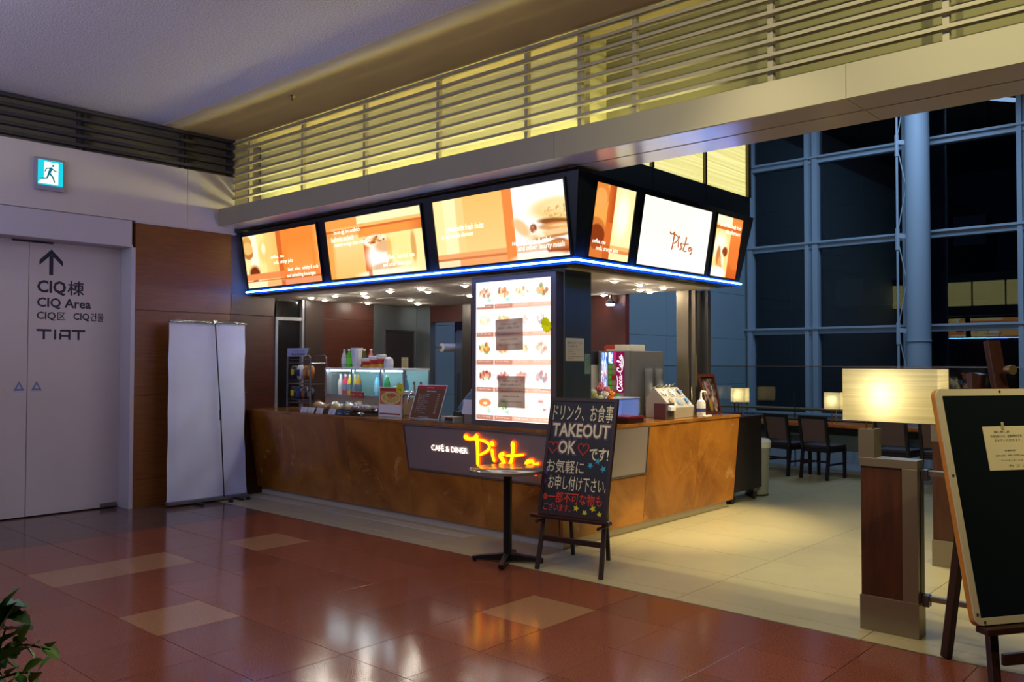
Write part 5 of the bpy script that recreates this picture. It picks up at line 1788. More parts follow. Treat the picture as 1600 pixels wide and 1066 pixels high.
for i, (x, z, c, ww, hh) in enumerate(PK):
    r = thing('snack_packet', names[i] + ' of the snack rack', 'packet', (x, 5.72, z), group='snack packets in the wire rack')
    bb = MB()
    bb.v = [(x - ww / 2, 5.72, z), (x + ww / 2, 5.72, z), (x + ww / 2, 5.72, z + hh), (x - ww / 2, 5.72, z + hh), (x - ww * .3, 5.69, z + hh * .25), (x + ww * .3, 5.69, z + hh * .25), (x + ww * .3, 5.69, z + hh * .75), (x - ww * .3, 5.69, z + hh * .75),
            (x - ww * .3, 5.75, z + hh * .25), (x + ww * .3, 5.75, z + hh * .25), (x + ww * .3, 5.75, z + hh * .75), (x - ww * .3, 5.75, z + hh * .75)]
    bb.f = [(4, 5, 6, 7), (0, 1, 5, 4), (1, 2, 6, 5), (2, 3, 7, 6), (3, 0, 4, 7), (8, 9, 10, 11), (0, 1, 9, 8), (1, 2, 10, 9), (2, 3, 11, 10), (3, 0, 8, 11)]
    part(r, 'bag', bb, M('packet_' + c, c, 0.3), 'all')
    part(r, 'label_patch', MB().box(x - ww * .28, x + ww * .28, 5.684, 5.689, z + hh * .3, z + hh * .72), M('pl_%d' % i, ['d8c020', '2a3468', 'c88a40', 'e0a048', 'e0c828', '384a80', 'b05040', '8a8050'][i], 0.5))

# --- wrapped pastries behind price tags
tray = solo('pastry_tray', MB().box(-8.0, -6.93, 5.41, 5.74, TZ, TZ + .008).box(-8.0, -6.93, 5.405, 5.412, TZ, TZ + .022).box(-8.0, -6.93, 5.735, 5.742, TZ, TZ + .022), dark_wood, 'shallow dark tray under the wrapped pastries', 'tray', bevel=0)
tans = [M('bun_%d' % i, c, 0.5, noise=(30, 0.2)) for i, c in enumerate(('c89848', 'a8682c', 'e0c070', '7a4a28', 'd8b890'))]


def bun(i, x, y, rx, ry, rz_, m, lab):
    r = thing('wrapped_pastry', lab, 'pastry', (x, y, TZ + .008), group='wrapped pastries on the counter tray')
    rg = random.Random(i)
    for nm, k, mat in (('bun', .86, m), ('wrapper', 1.0, wrap_clear)):
        bb = MB()
        n, mm = 12, 7
        for a in range(mm + 1):
            ph = math.pi * a / mm
            for q in range(n):
                th = 2 * math.pi * q / n
                kk = k * (1 + rg.uniform(-.09, .09) * (1.6 if nm == 'wrapper' else .5))
                bb.v.append((x + rx * kk * math.sin(ph) * math.cos(th), y + ry * kk * math.sin(ph) * math.sin(th), TZ + .009 + rz_ + rz_ * min(k * kk, 1.15) * -math.cos(ph) * (1 if -math.cos(ph) > 0 else .98)))
        for a in range(mm):
            for q in range(n):
                q2 = (q + 1) % n
                bb.f.append((a * n + q, a * n + q2, (a + 1) * n + q2, (a + 1) * n + q))
        part(r, nm, bb, mat, 'all' if nm == 'bun' else False)


spots = [(-7.86, 5.55, 0), (-7.72, 5.50, 1), (-7.75, 5.64, 4), (-7.58, 5.54, 1), (-7.62, 5.67, 4), (-7.44, 5.48, 2), (-7.40, 5.61, 2), (-7.26, 5.52, 2), (-7.28, 5.66, 0), (-7.13, 5.50, 3), (-7.12, 5.64, 3), (-6.99, 5.52, 3), (-7.0, 5.66, 3)]
for i, (x, y, m) in enumerate(spots):
    tall = .062 if m in (2, 0) else .05
    bun(i, x, y, .075, .06, tall, tans[m], ['golden bun', 'brown bun', 'pale yellow bun', 'dark brown bun', 'whitish bun'][m] + ' in clear wrap on the tray, ' + ['nearest the snack rack', 'front row beside the golden one', 'back row near the snack rack', 'front row behind the third price card', 'back row, second whitish one', 'front row behind the fourth price card', 'back row behind the other pale ones', 'front row, next to the dark buns', 'back row, next to the dark buns', 'front row, first of the dark ones', 'back row, first of the dark ones', 'front row next to the noodle poster', 'back row next to the noodle poster'][i])
TAGS = [(-7.95, 'white price card in front of the tray nearest the snack rack', paper_white), (-7.82, 'white price card in front of the tray, second from the snack rack', paper_white), (-7.66, 'white price card in front of the tray, third from the snack rack', paper_white),
        (-7.44, 'white price card in front of the pale yellow buns', paper_white), (-7.30, 'dark blue price card in front of the dark buns', M('card_blue', '2a3450', 0.5)), (-7.16, 'black price card in front of the dark buns', M('card_black', '1c1a20', 0.5))]
for x, lab, m in TAGS:
    t = solo('price_card', MB().prism([(0, 0), (.115, 0), (.115, .062), (0, .062)], (x, 5.385, TZ + .002), EX, Vector((0, .35, 1)).normalized(), .002), m, lab, 'card', group='price cards in front of the pastries')
    b = MB()
    for k, s_ in enumerate(('¥180', 'パン')):
        text_into(b, s_, (x + .02, 5.379 + .35 * (.012 + k * .026) * .94, TZ + .012 + k * .026), EX, Vector((0, .35, 1)).normalized(), .06, .014)
    part(t, 'lettering', b, ink_black if m is paper_white else ink_white)

# --- glass showcase
sc_ = thing('glass_showcase', 'lit glass drinks showcase with white frame on the counter', 'showcase', (-7.4, 6.0, TZ))
x0, x1, y0, y1, zb, zt_ = -8.07, -6.72, 5.80, 6.17, 1.178, 1.487
alu = M('alu', '9aa0a0', 0.35, 0.6)
part(sc_, 'base', MB().box(x0, x1, y0, y1, TZ, zb), M('case_beige', 'b09a78', 0.5), bevel=0.004)
part(sc_, 'top', MB().box(x0 - .005, x1 + .005, y0 - .005, y1, zt_ - .018, zt_), white_plastic, bevel=0.003)
part(sc_, 'back_panel', MB().box(x0 + .01, x1 - .01, y1 - .012, y1 - .002, zb, zt_ - .018), M('case_cyan', '9ac8cc', 0.4))
XD = [x0, -7.59, -7.09, x1]
for x in XD:
    part(sc_, 'post', MB().box(x - .014, x + .014, y0, y0 + .025, zb, zt_ - .018), alu)
    part(sc_, 'divider', MB().box(x - .004, x + .004, y0 + .025, y1 - .012, zb, zt_ - .018), alu if x == x0 else case_glass)
for i in range(3):
    part(sc_, 'pane', MB().box(XD[i] + .014, XD[i + 1] - .014, y0 + .008, y0 + .012, zb, zt_ - .018), case_glass)
    part(sc_, 'lamp_tube', MB().tube([(XD[i] + .03, y0 + .05, zt_ - .03), (XD[i + 1] - .03, y0 + .05, zt_ - .03)], .007, 6), M_emit('case_glow', 'c8f4ff' if i == 1 else 'e0f6ff', 34))
part(sc_, 'sill', MB().box(x0, x1, y0 - .006, y0 + .012, zb - .012, zb + .012), alu)


def bottle(name, label, x, y, z, h, r, liquid, cap, lab, group):
    t = thing(name, label, 'bottle', (x, y, z), group=group)
    part(t, 'body', MB().lathe([(r * .85, 0), (r, .01), (r, h * .55), (r * .92, h * .62), (r * .45, h * .82), (r * .40, h * .90)], (x, y, z), 12), M('liq_' + liquid, liquid, 0.12), True)
    part(t, 'cap', MB().lathe([(r * .46, h * .895), (r * .46, h)], (x, y, z), 10), M('cap_' + cap, cap, 0.4))
    if lab:
        part(t, 'label_band', MB().lathe([(r * 1.02, h * .22), (r * 1.02, h * .52)], (x, y, z), 12, False), M('lab_' + lab, lab, 0.5), True)
    return t


g = 'bottles in the glass showcase'
for x, lq, cp, lb, nm in ((-7.98, 'e8dcd8', 'f0f0f0', None, 'milky white bottle at the rack end of the showcase'), (-7.89, 'd02c58', 'e8e8e8', '7a8aa0', 'pink drink bottle in the showcase'), (-7.81, 'd8c010', 'e8e8e8', '7a8aa0', 'yellow drink bottle beside the pink one in the showcase'),
                          (-7.73, 'e0cc18', 'f0e8d0', '7a8aa0', 'second yellow drink bottle in the showcase'), (-7.65, 'c08a10', 'e0a030', '5a6a90', 'amber drink bottle by the first divider in the showcase'),
                          (-7.33, '8ad0e8', '3a80c0', 'a8dcf0', 'clear blue water bottle in the middle of the showcase'), (-7.245, '90d4ec', '3a80c0', 'a8dcf0', 'clear blue water bottle next to the green one in the showcase'), (-7.16, '1a8a3c', 'd8f0d8', '2aa050', 'green drink bottle by the second divider in the showcase'), (-6.86, '4a98b8', '2a4a80', None, 'blue bottle at the far end of the showcase')):
    bottle('drink_bottle', nm, x, 5.95, zb + .001, .235, .036, lq, cp, lb, g)


def cup_body(x, y, z, h, r0, r1):
    return MB().lathe([(r0, 0), (r1, h), (r1 * 1.06, h), (r1 * 1.06, h + .006), (r1 * .97, h + .006), (r0 * .95, .006)], (x, y, z), 16, False)


cpx = thing('paper_cup', 'white paper cup inside the far compartment of the showcase', 'cup', (-6.97, 5.93, zb + .001))
part(cpx, 'body', cup_body(-6.97, 5.93, zb + .001, .10, .03, .042), white_plastic, True)
part(cpx, 'lid', MB().lathe([(.045, .10), (.045, .112), (.03, .118)], (-6.97, 5.93, zb + .001), 14), white_plastic, True)
for i, x in enumerate((-7.53, -7.40)):
    bx = thing('price_block', ['red price block nearer the first divider of the showcase', 'red price block under the water bottles of the showcase'][i], 'card', (x, 5.785, TZ + .13), group='red price blocks on the showcase')
    part(bx, 'plate', MB().box(x - .045, x + .045, 5.776, 5.7935, zb - .012, zb + .045), M('plate_red', 'c03a38', 0.5))
    b = MB()
    text_into(b, '¥150', (x - .03, 5.775, zb + .008), EX, EZ, .06, .018)
    part(bx, 'lettering', b, ink_white)

g = 'bottles on top of the showcase'
for x, y, lq, cp, lb, nm in ((-7.985, 6.0, 'b8b4b0', '8a9ac8', 'd8d0d0', 'clear water bottle on top of the showcase'), (-7.895, 6.0, '3aa81c', 'f0f0f0', '58c030', 'bright green bottle on top of the showcase'), (-7.80, 6.06, 'a04028', 'f0f0f0', 'c8b0a0', 'reddish tea bottle on top of the showcase'), (-7.72, 6.08, '4a5a30', 'f4f4f0', '8aa060', 'dark green tea bottle behind the white cup stack'), (-7.60, 6.08, 'c07060', 'f0e8e0', 'e0c0b0', 'pinkish bottle behind the white cup stack')):
    bottle('drink_bottle', nm, x, y, zt_ + .001, .215, .033, lq, cp, lb, g)
cs = thing('cup_tower', 'tall white perforated cup container on top of the showcase', 'container', (-7.70, 5.95, zt_))
part(cs, 'body', MB().lathe([(.045, 0), (.066, .205), (.070, .205), (.070, .212), (.062, .212), (.04, .01)], (-7.69, 5.95, zt_ + .012), 18, False), white_plastic, True)
part(cs, 'saucer', MB().lathe([(.02, 0), (.14, .004), (.145, .010), (.06, .008)], (-7.67, 5.95, zt_ + .001), 20), white_plastic, True)
b = MB()
for r_ in range(8):
    for k in range(12):
        a = 2 * math.pi * k / 12
        rr_ = .0462 + .021 * (.03 + r_ * .02) / .205
        c = Vector((-7.69 + (rr_ + .0015) * math.cos(a), 5.95 + (rr_ + .0015) * math.sin(a), zt_ + .04 + r_ * .02))
        tn = Vector((-math.sin(a), math.cos(a), 0)) * .004
        b.quad(c - tn - EZ * .004, c + tn - EZ * .004, c + tn + EZ * .004, c - tn + EZ * .004)
part(cs, 'hole', b, M('hole_grey', '8a8a88', 0.7))
cs['kind'] = 'thing'
for i, (x, h) in enumerate(((-7.535, .095), (-7.40, .115), (-7.27, .130))):
    c = thing('takeaway_cup', ['short takeaway cup with red band on top of the showcase', 'middle-sized takeaway cup with red band on top of the showcase', 'tall takeaway cup with red band on top of the showcase'][i], 'cup', (x, 5.96, zt_), group='takeaway cups with red bands')
    part(c, 'body', MB().lathe([(.036, 0), (.052, h), (.055, h + .004), (.05, h + .004)], (x, 5.96, zt_ + .001), 16), M('cup_yellow', 'd8a828', 0.4), True)
    part(c, 'sleeve', MB().lathe([(.036 + .016 * .34 + .0012, h * .34), (.036 + .016 * .74 + .0012, h * .74)], (x, 5.96, zt_ + .001), 16, False), M('sleeve_red', 'b02420', 0.5), True)
    part(c, 'rim_lid', MB().lathe([(.05, h * .80), (.058, h), (.058, h + .012), (.04, h + .016)], (x, 5.96, zt_ + .001), 16), white_plastic, True)
ld = thing('cup_lid_stack', 'stack of clear domed lids beside the tall red-band cup', 'lids', (-7.16, 5.97, zt_))
part(ld, 'lids', MB().lathe([(.05, 0), (.052, .06), (.045, .10), (.02, .12)], (-7.16, 5.97, zt_ + .001), 14), M('lid_grey', 'c4c4c4', 0.3), True)
tb = thing('food_tub', 'round pale tub at the rack end of the showcase top', 'tub', (-8.02, 6.08, zt_))
part(tb, 'body', MB().lathe([(.05, 0), (.055, .05)], (-8.035, 6.10, zt_ + .001), 14), M('tub_grey', '9a968e', 0.5), True)
part(tb, 'lid', MB().lathe([(.058, .05), (.058, .06), (.02, .064)], (-8.035, 6.10, zt_ + .001), 14), M('tub_lid', 'b8b4aa', 0.5), True)

# --- noodle poster in an acrylic stand
po = thing('noodle_poster', 'small noodle dish poster with a yellow burst tag in a counter stand', 'poster', (-6.64, 5.56, TZ))
ppx = Print(50, 74, 'f0ece4')
ppx.rect(0, 1, .90, 1, 'b83428').rect(0, 1, .42, .90, 'e07818').ell(.52, .65, .46, .22, 'f4ecc8', 1, .08).ell(.52, .655, .42, .19, 'd8b850', 1, .1).specks(.52, .66, .36, .15, ['f0e0a0', '88a040', 'c8a048', 'e8d890'], 60, .05, 20, .7, .4).specks(.55, .72, .16, .07, ['e07848', 'c84828'], 22, .05, 21, .8)
ppx.rect(0, 1, .34, .42, 'f0ece4').rect(.02, .98, .05, .10, 'a83a34')
print_part(po, 'print', ppx, (-6.80, 5.552, 1.01), EX * .325, Vector((0, .03, 1)).normalized() * .28, dull_print)
part(po, 'card', MB().hexa([(-6.815, 5.553, 1.001), (-6.465, 5.553, 1.001), (-6.465, 5.562, 1.001), (-6.815, 5.562, 1.001), (-6.815, 5.562, 1.30), (-6.465, 5.562, 1.30), (-6.465, 5.571, 1.30), (-6.815, 5.571, 1.30)]), paper_white)
b = MB()
text_into(b, '温麺うどん480円', (-6.785, 5.5555, 1.106), EX, EZ, .29, .024, .03)
part(po, 'red_lettering', b, ink_red)
b = MB()
text_into(b, 'あたたかい一杯をどうぞ', (-6.785, 5.5545, 1.084), EX, EZ, .27, .012)
text_into(b, '単品 480円 大盛 580円', (-6.75, 5.554, 1.062), EX, EZ, .22, .014, .01)
text_into(b, '定食 680円', (-6.66, 5.5535, 1.045), EX, EZ, .14, .013, .01)
part(po, 'black_lettering', b, ink_black)
bt3 = burst(po, 'burst_tag', Vector((-6.475, 5.548, 1.287)), Vector((1, 0, -.35)).normalized(), Vector((.35, 0, 1)).normalized(), .062, yellow_tag)
b = MB()
text_into(b, '人気', (-6.505, 5.5435, 1.275), Vector((1, 0, -.3)), EZ, .055, .028)
part(bt3, 'tag_lettering', b, ink_black)
part(po, 'stand_foot', MB().box(-6.80, -6.48, 5.553, 5.64, 1.0, 1.004), case_glass)

# --- brown drinks menu card
mc = thing('menu_card', 'tilted brown drinks menu card with red header on the counter', 'menu', (-6.10, 5.58, TZ))
sh_ = Vector((.26, .12, 1)).normalized()
oo = Vector((-6.325, 5.545, 1.012))
ww_, hh_ = .40, .325
part(mc, 'card', MB().prism([(-.012, -.008), (ww_ + .012, -.008), (ww_ + .012, hh_ + .01), (-.012, hh_ + .01)], oo + Vector((0, .003, 0)), EX, sh_, .003), paper_white)
part(mc, 'field', MB().prism([(0, 0), (ww_, 0), (ww_, hh_ - .035), (0, hh_ - .035)], oo, EX, sh_, .002), M('menu_brown', '7a4e2a', 0.5))
part(mc, 'header', MB().prism([(0, hh_ - .035), (ww_, hh_ - .035), (ww_, hh_), (0, hh_)], oo, EX, sh_, .002), ink_red)
b = MB()
o3 = oo - Vector((0, .004, 0))
text_into(b, 'Cafe Pista', o3 + EX * .14 + sh_ * (hh_ - .025), EX, sh_, .10, .014)
text_into(b, 'Soft Drink', o3 + EX * .15 + sh_ * (hh_ - .062), EX, sh_, .13, .016, .02)
for k, (l_, p_) in enumerate((('コーヒー Coffee', '300'), ('カフェラテ Latte', '350'), ('紅茶 Tea', '300'), ('オレンジジュース', '300'), ('コーラ Cola', '300'), ('ウーロン茶', '300'), ('ミルク Milk', '280'), ('ココア Cocoa', '350'), ('レモネード', '320'), ('ソーダ Soda', '300'))):
    text_into(b, l_, o3 + EX * .05 + sh_ * (hh_ - .09 - k * .0205), EX, sh_, .15 if len(l_) > 7 else .10, .010)
    text_into(b, p_, o3 + EX * .315 + sh_ * (hh_ - .09 - k * .0205), EX, sh_, .03, .010)
text_into(b, 'Alcohol Drink', o3 + EX * .12 + sh_ * .006, EX, sh_, .15, .014)
part(mc, 'lettering', b, ink_white)
part(mc, 'support', MB().bar((-6.05, 5.72, 1.005), (-6.08, 5.59, 1.22), .05, .004), white_plastic)

# --- drink tap tower
tp = thing('drink_tap', 'chrome arched drink tap with two knobs behind the menu card', 'tap', (-6.46, 5.70, TZ))
part(tp, 'arch', MB().tube([(-6.64, 5.70, TZ), (-6.64, 5.70, 1.18), (-6.61, 5.70, 1.225), (-6.56, 5.70, 1.24), (-6.33, 5.70, 1.24), (-6.29, 5.70, 1.22), (-6.28, 5.70, 1.17), (-6.28, 5.70, TZ)], .026, 12), chrome, True)
for x in (-6.44, -6.34):
    part(tp, 'spout', MB().tube([(x, 5.70, 1.24), (x, 5.64, 1.235), (x, 5.625, 1.19), (x, 5.625, 1.15)], .013, 10), chrome, True)
    part(tp, 'knob', MB().lathe([(.007, 0), (.007, .05), (.013, .07), (.012, .09), (.004, .098)], (x, 5.70, 1.262), 10), chrome, True)

# --- cash desk bits
bd = thing('cash_tray', 'turquoise cash tray beside the register', 'tray', (-5.93, 5.72, 1.0035))
part(bd, 'tray', MB().box(-6.06, -5.86, 5.62, 5.78, 1.0035, 1.018), M('turquoise', '3a98a0', 0.5), bevel=0.004)
part(bd, 'pen', MB().bar((-6.02, 5.64, 1.024), (-5.90, 5.75, 1.026), .009, .009), ink_black)
bx = thing('receipt_box', 'small white and dark box in front of the register', 'box', (-5.76, 5.56, 1.0035))
part(bx, 'body', MB().box(-5.84, -5.66, 5.50, 5.62, 1.0035, 1.045), M('box_cream', 'b8ac98', 0.5), bevel=0.003)
part(bx, 'front_label', MB().box(-5.78, -5.68, 5.497, 5.4995, 1.008, 1.04), M('label_plum', '4a2028', 0.5))
rg_ = thing('cash_register', 'dark tilted register screen partly behind the menu lightbox', 'register', (-5.52, 5.86, 1.0035))
part(rg_, 'base', MB().box(-5.88, -5.42, 5.70, 6.05, 1.0035, 1.08), dark_panel, bevel=0.006)
part(rg_, 'screen', MB().hexa([(-5.86, 5.72, 1.10), (-5.50, 5.72, 1.10), (-5.50, 5.75, 1.10), (-5.86, 5.75, 1.10), (-5.78, 5.86, 1.30), (-5.48, 5.86, 1.30), (-5.48, 5.89, 1.30), (-5.78, 5.89, 1.30)]), black_metal, bevel=0.006)
part(rg_, 'neck', MB().bar((-5.64, 5.82, 1.07), (-5.64, 5.80, 1.16), .06, .03), dark_panel)
cd = thing('notice_card', 'white and pink acrylic notice card beside the menu lightbox', 'card', (-5.43, 5.55, 1.0035))
part(cd, 'card', MB().prism([(0, 0), (.17, 0), (.17, .135), (0, .135)], (-5.60, 5.545, 1.075), EX, Vector((0, .2, 1)).normalized(), .003), paper_white)
part(cd, 'stand', MB().box(-5.58, -5.45, 5.552, 5.60, 1.0035, 1.072), M('stand_tan', '8a7a68', 0.5))
part(cd, 'pink_band', MB().prism([(0, 0), (.17, 0), (.17, .035), (0, .035)], (-5.60, 5.5435, 1.077), EX, Vector((0, .2, 1)).normalized(), .001), M('pink', 'd03068', 0.5))
part(cd, 'badge', MB().prism([(0.015, 0.09), (.08, 0.09), (.08, .12), (0.015, .12)], (-5.60, 5.5435, 1.075), EX, Vector((0, .2, 1)).normalized(), .001), M('badge_red', 'd05058', 0.5))
part(cd, 'badge', MB().prism([(0.09, 0.085), (.155, 0.085), (.155, .125), (0.09, .125)], (-5.60, 5.5435, 1.075), EX, Vector((0, .2, 1)).normalized(), .001), ink_black)
bg = thing('plastic_bag', 'crumpled mint plastic bag behind the register', 'bag', (-5.95, 5.92, 1.0035))
random.seed(5)
bb = MB().lathe([(.02, 0), (.05, .02), (.055, .06), (.03, .10), (.012, .11)], (-5.95, 5.92, 1.002), 12)
bb.v = [(x + random.uniform(-.012, .012), y + random.uniform(-.012, .012), max(1.002, z + random.uniform(-.008, .008))) for x, y, z in bb.v]
part(bg, 'bag', bb, M('mint', '8ac0b0', 0.35))

# --- rear kitchen glimpses
fd = thing('kitchen_fridge', 'tall brushed steel refrigerator in the kitchen doorway', 'refrigerator', (-8.3, 8.5, 0))
part(fd, 'body', MB().box(-8.60, -7.98, 8.40, 8.73, 0.05, 2.0), steel_blue, bevel=0.006)
part(fd, 'door', MB().box(-8.595, -7.985, 8.37, 8.40, 0.08, 1.98), steel_blue, bevel=0.006)
part(fd, 'handle', MB().bar((-8.50, 8.345, 0.9), (-8.50, 8.345, 1.4), .02, .02), chrome)
part(fd, 'foot', MB().box(-8.58, -8.0, 8.42, 8.7, 0, 0.05), black_metal)
wbd = thing('dark_board', 'dark framed board on the steel wall inside the cafe', 'board', (-8.99, 7.68, 1.2))
part(wbd, 'panel', MB().box(-9.0, -8.985, 7.44, 7.93, 1.0, 1.98), dark_panel, bevel=0.002)
part(wbd, 'frame', MB().box(-9.0, -8.975, 7.425, 7.44, 1.0, 1.995).box(-9.0, -8.975, 7.93, 7.945, 1.0, 1.995).box(-9.0, -8.975, 7.44, 7.93, 1.98, 1.995), steel_dark)
wn = solo('wall_sheet', MB().box(-8.984, -8.982, 7.72, 7.84, 1.42, 1.62), paper, 'cream list sheet pinned to the dark framed board', 'paper')
b = MB()
for k in range(6):
    text_into(b, '本日のおすすめ', (-8.981, 7.73, 1.595 - k * .026), EY, EZ, .09, .012)
part(wn, 'lettering', b, ink_black)
tw = thing('towel_roll', 'white paper towel roll in the kitchen doorway', 'roll', (-8.67, 8.3, 1.5))
part(tw, 'roll', MB().tube([(-8.69, 8.2, 1.76), (-8.69, 8.45, 1.76)], .06, 14), white_plastic, True)
part(tw, 'bracket', MB().box(-8.71, -8.68, 8.19, 8.195, 1.74, 1.78).box(-8.72, -8.705, 8.1, 8.19, 1.74, 1.78), steel)

# --- right counter: flowers, dispensers, cups, condiments, picture
fl = thing('flower_vase', 'small vase of pink, white and orange flowers on the side counter', 'flowers', (-4.60, 6.32, 1.0))
part(fl, 'vase', MB().lathe([(.03, 0), (.045, .04), (.05, .09), (.035, .14), (.04, .155), (.032, .155)], (-4.60, 6.32, 1.0035), 16), white_plastic, True)
random.seed(21)
for i, (dx, dy, dz, c, r) in enumerate(((0, 0, .30, 'e0788a', .045), (.03, .05, .29, 'e89098', .04), (-.02, -.06, .27, 'f0e8d8', .04), (.03, .10, .25, 'e8882c', .045), (.02, -.09, .24, 'd8d890', .035), (.05, .0, .25, 'f4e8dc', .04), (.04, .08, .21, 'e07a20', .035), (-.02, .04, .33, 'e88a9a', .035), (.05, -.05, .22, 'f0ecd8', .035))):
    p = Vector((-4.60 + dx * 1.2, 6.32 + dy * 1.25, 1.015 + dz))
    r *= 1.15
    bb = MB()
    n, mm = 14, 8
    for a in range(mm + 1):
        ph = math.pi * a / mm
        for q in range(n):
            kk = r * (0.72 + 0.28 * ((q + a) % 2)) * random.uniform(.85, 1.1) * 0.8
            th = 2 * math.pi * q / n
            bb.v.append((p.x + kk * math.sin(ph) * math.cos(th), p.y + kk * math.sin(ph) * math.sin(th), p.z + kk * .8 * math.cos(ph)))
    for a in range(mm):
        for q in range(n):
            q2 = (q + 1) % n
            bb.f.append((a * n + q, a * n + q2, (a + 1) * n + q2, (a + 1) * n + q))
    part(fl, 'blossom', bb, M('petal_' + c, c, 0.6))
    part(fl, 'stem', MB().tube([(-4.60, 6.32, 1.10), tuple(p)], .003, 5), leaf_mat)
for k in range(5):
    a = k * 1.3
    o = link('leaf', big, fl, (math.cos(a) * .02, math.sin(a) * .03, .17))
    o.rotation_euler = (0.5, 0, a)

cd_ = thing('soda_dispenser', 'steel soda dispenser with lit drink pictures and Coca-Cola lettering', 'dispenser', (-5.05, 7.5, 1.0))
x0, x1, y0, y1, z1 = -5.25, -4.86, 7.19, 7.83, 1.67
part(cd_, 'cabinet', MB().box(x0, x1, y0 + .02, y1, 1.001, z1), M('soda_grey', '8e8c88', 0.4, 0.35), bevel=0.006)
part(cd_, 'front_panel', MB().box(x0, x1, y0, y0 + .02, 1.001, z1), M('panel_grey', '8a8884', 0.35, 0.5), bevel=0.004)
dp = Print(24, 60, '6a8ad8')
dp.specks(.5, .85, .5, .15, ['d8f0ff', 'ffffff', '5aa0e8', '2a50b0'], 40, .14, 31, .8, .5).specks(.5, .55, .5, .15, ['d8e8ff', 'c07070', 'ffffff', '3a50a0'], 40, .14, 32, .8, .5).specks(.5, .2, .5, .2, ['c8a080', 'ffffff', '5a78c0', 'd8e4ff'], 40, .14, 33, .8, .5).rect(0, 1, 0, .14, 'c84a8a', .6)
print_part(cd_, 'ice_picture', dp, (x0 + .035, y0 - .003, 1.17), EX * .085, EZ * .485, M_print('soda_print', 1.2))
dq = Print(20, 30, '6ab0f0')
dq.specks(.4, .5, .4, .5, ['e0f4ff', 'ffffff', '3a80d0'], 30, .2, 34, .8, .6).rect(.62, 1, 0, 1, 'b02868')
print_part(cd_, 'glass_picture', dq, (x0 + .13, y0 - .003, 1.545), EX * .09, EZ * .115, MATS['soda_print'])
part(cd_, 'cola_panel', MB().box(x0 + .228, x0 + .325, y0 - .004, y0, 1.245, 1.66), M_emit('cola_red', '8c1448', 0.9))
b = MB()
cq = .0045
COLA = [curve([(.10, .62, cq), (.115, .85, cq), (.06, .92, cq), (.015, .62, cq * 1.5), (.03, .25, cq * 1.4), (.10, .22, cq), (.15, .42, cq)]), curve([(.10, .95, cq * .8), (.25, .85, cq * 1.2), (.40, .98, cq * .8)]),
        curve([(.20, .58, cq), (.165, .45, cq), (.175, .24, cq * 1.3), (.215, .30, cq), (.22, .50, cq), (.195, .60, cq)]), curve([(.30, .52, cq), (.27, .60, cq), (.245, .42, cq * 1.3), (.26, .24, cq), (.31, .30, cq)]),
        curve([(.38, .56, cq), (.345, .56, cq), (.325, .36, cq * 1.3), (.345, .24, cq), (.38, .40, cq), (.39, .58, cq), (.385, .30, cq * 1.2), (.42, .28, cq)]), [(.44, .44, cq), (.48, .46, cq)],
        curve([(.60, .68, cq), (.61, .88, cq), (.56, .95, cq), (.515, .65, cq * 1.5), (.53, .28, cq * 1.4), (.59, .22, cq), (.64, .40, cq)]), curve([(.60, .16, cq * .7), (.75, .06, cq * 1.2), (.92, .18, cq * .7)]),
        curve([(.69, .58, cq), (.655, .45, cq), (.665, .24, cq * 1.3), (.705, .30, cq), (.71, .50, cq), (.685, .60, cq)]), curve([(.74, .30, cq), (.79, .65, cq), (.80, .90, cq), (.775, .92, cq), (.765, .60, cq * 1.3), (.775, .26, cq), (.815, .30, cq)]),
        curve([(.90, .56, cq), (.865, .56, cq), (.845, .36, cq * 1.3), (.865, .24, cq), (.90, .40, cq), (.91, .58, cq), (.905, .30, cq * 1.2), (.95, .34, cq)])]
strokes_into(b, COLA, lambda u, v: Vector((x0 + .32 - v * .085, y0 - .006, 1.26 + u * .39)), EY, 6, 0.3)
part(cd_, 'lettering', b, M_emit('cola_white', 'fff4ff', 1.3))
btn, gbt = M('btn_tan', 'a89a80', 0.5), M_emit('btn_green', '5aa828', 0.6)
for k in range(6):
    z = 1.49 - k * .056
    part(cd_, 'button', MB().box(x0 + .132, x0 + .165, y0 - .006, y0, z, z + .042), gbt)
    part(cd_, 'flavour_label', MB().box(x0 + .168, x0 + .218, y0 - .004, y0, z, z + .042), btn if k != 2 else M('lab_r', 'a82828', 0.5))
part(cd_, 'button', MB().box(x0 + .232, x0 + .265, y0 - .006, y0, 1.20, 1.24), gbt)
part(cd_, 'flavour_label', MB().box(x0 + .268, x0 + .315, y0 - .004, y0, 1.20, 1.24), btn)
part(cd_, 'key', MB().box(x0 + .15, x0 + .205, y0 - .005, y0, 1.155, 1.178), M_emit('key_blue', '2a48d0', 0.6))
part(cd_, 'key', MB().box(x0 + .25, x0 + .305, y0 - .005, y0, 1.155, 1.178), M_emit('key_pink', 'c02a50', 0.6))
part(cd_, 'nozzle_bay', MB().box(x0 + .05, x1 - .05, y0 - .003, y0, 1.02, 1.14), dark_panel)
cbx = thing('carton', 'flat white and red carton lying on the soda dispenser', 'carton', (-5.0, 7.3, 1.67))
part(cbx, 'box', MB().box(-5.17, -4.88, 7.22, 7.50, 1.671, 1.735), M('carton_white', 'e0d8cc', 0.5), bevel=0.003)
part(cbx, 'red_end', MB().box(-5.172, -5.06, 7.217, 7.502, 1.690, 1.737), M('carton_red', 'd04028', 0.5))
part(cbx, 'flap', MB().box(-5.21, -5.172, 7.24, 7.48, 1.671, 1.725), M('carton_red', 'x') if 0 else MATS['carton_red'])
wd_ = thing('water_dispenser', 'white water dispenser with blue labels and black top beside the soda machine', 'dispenser', (-5.42, 7.2, 1.0))
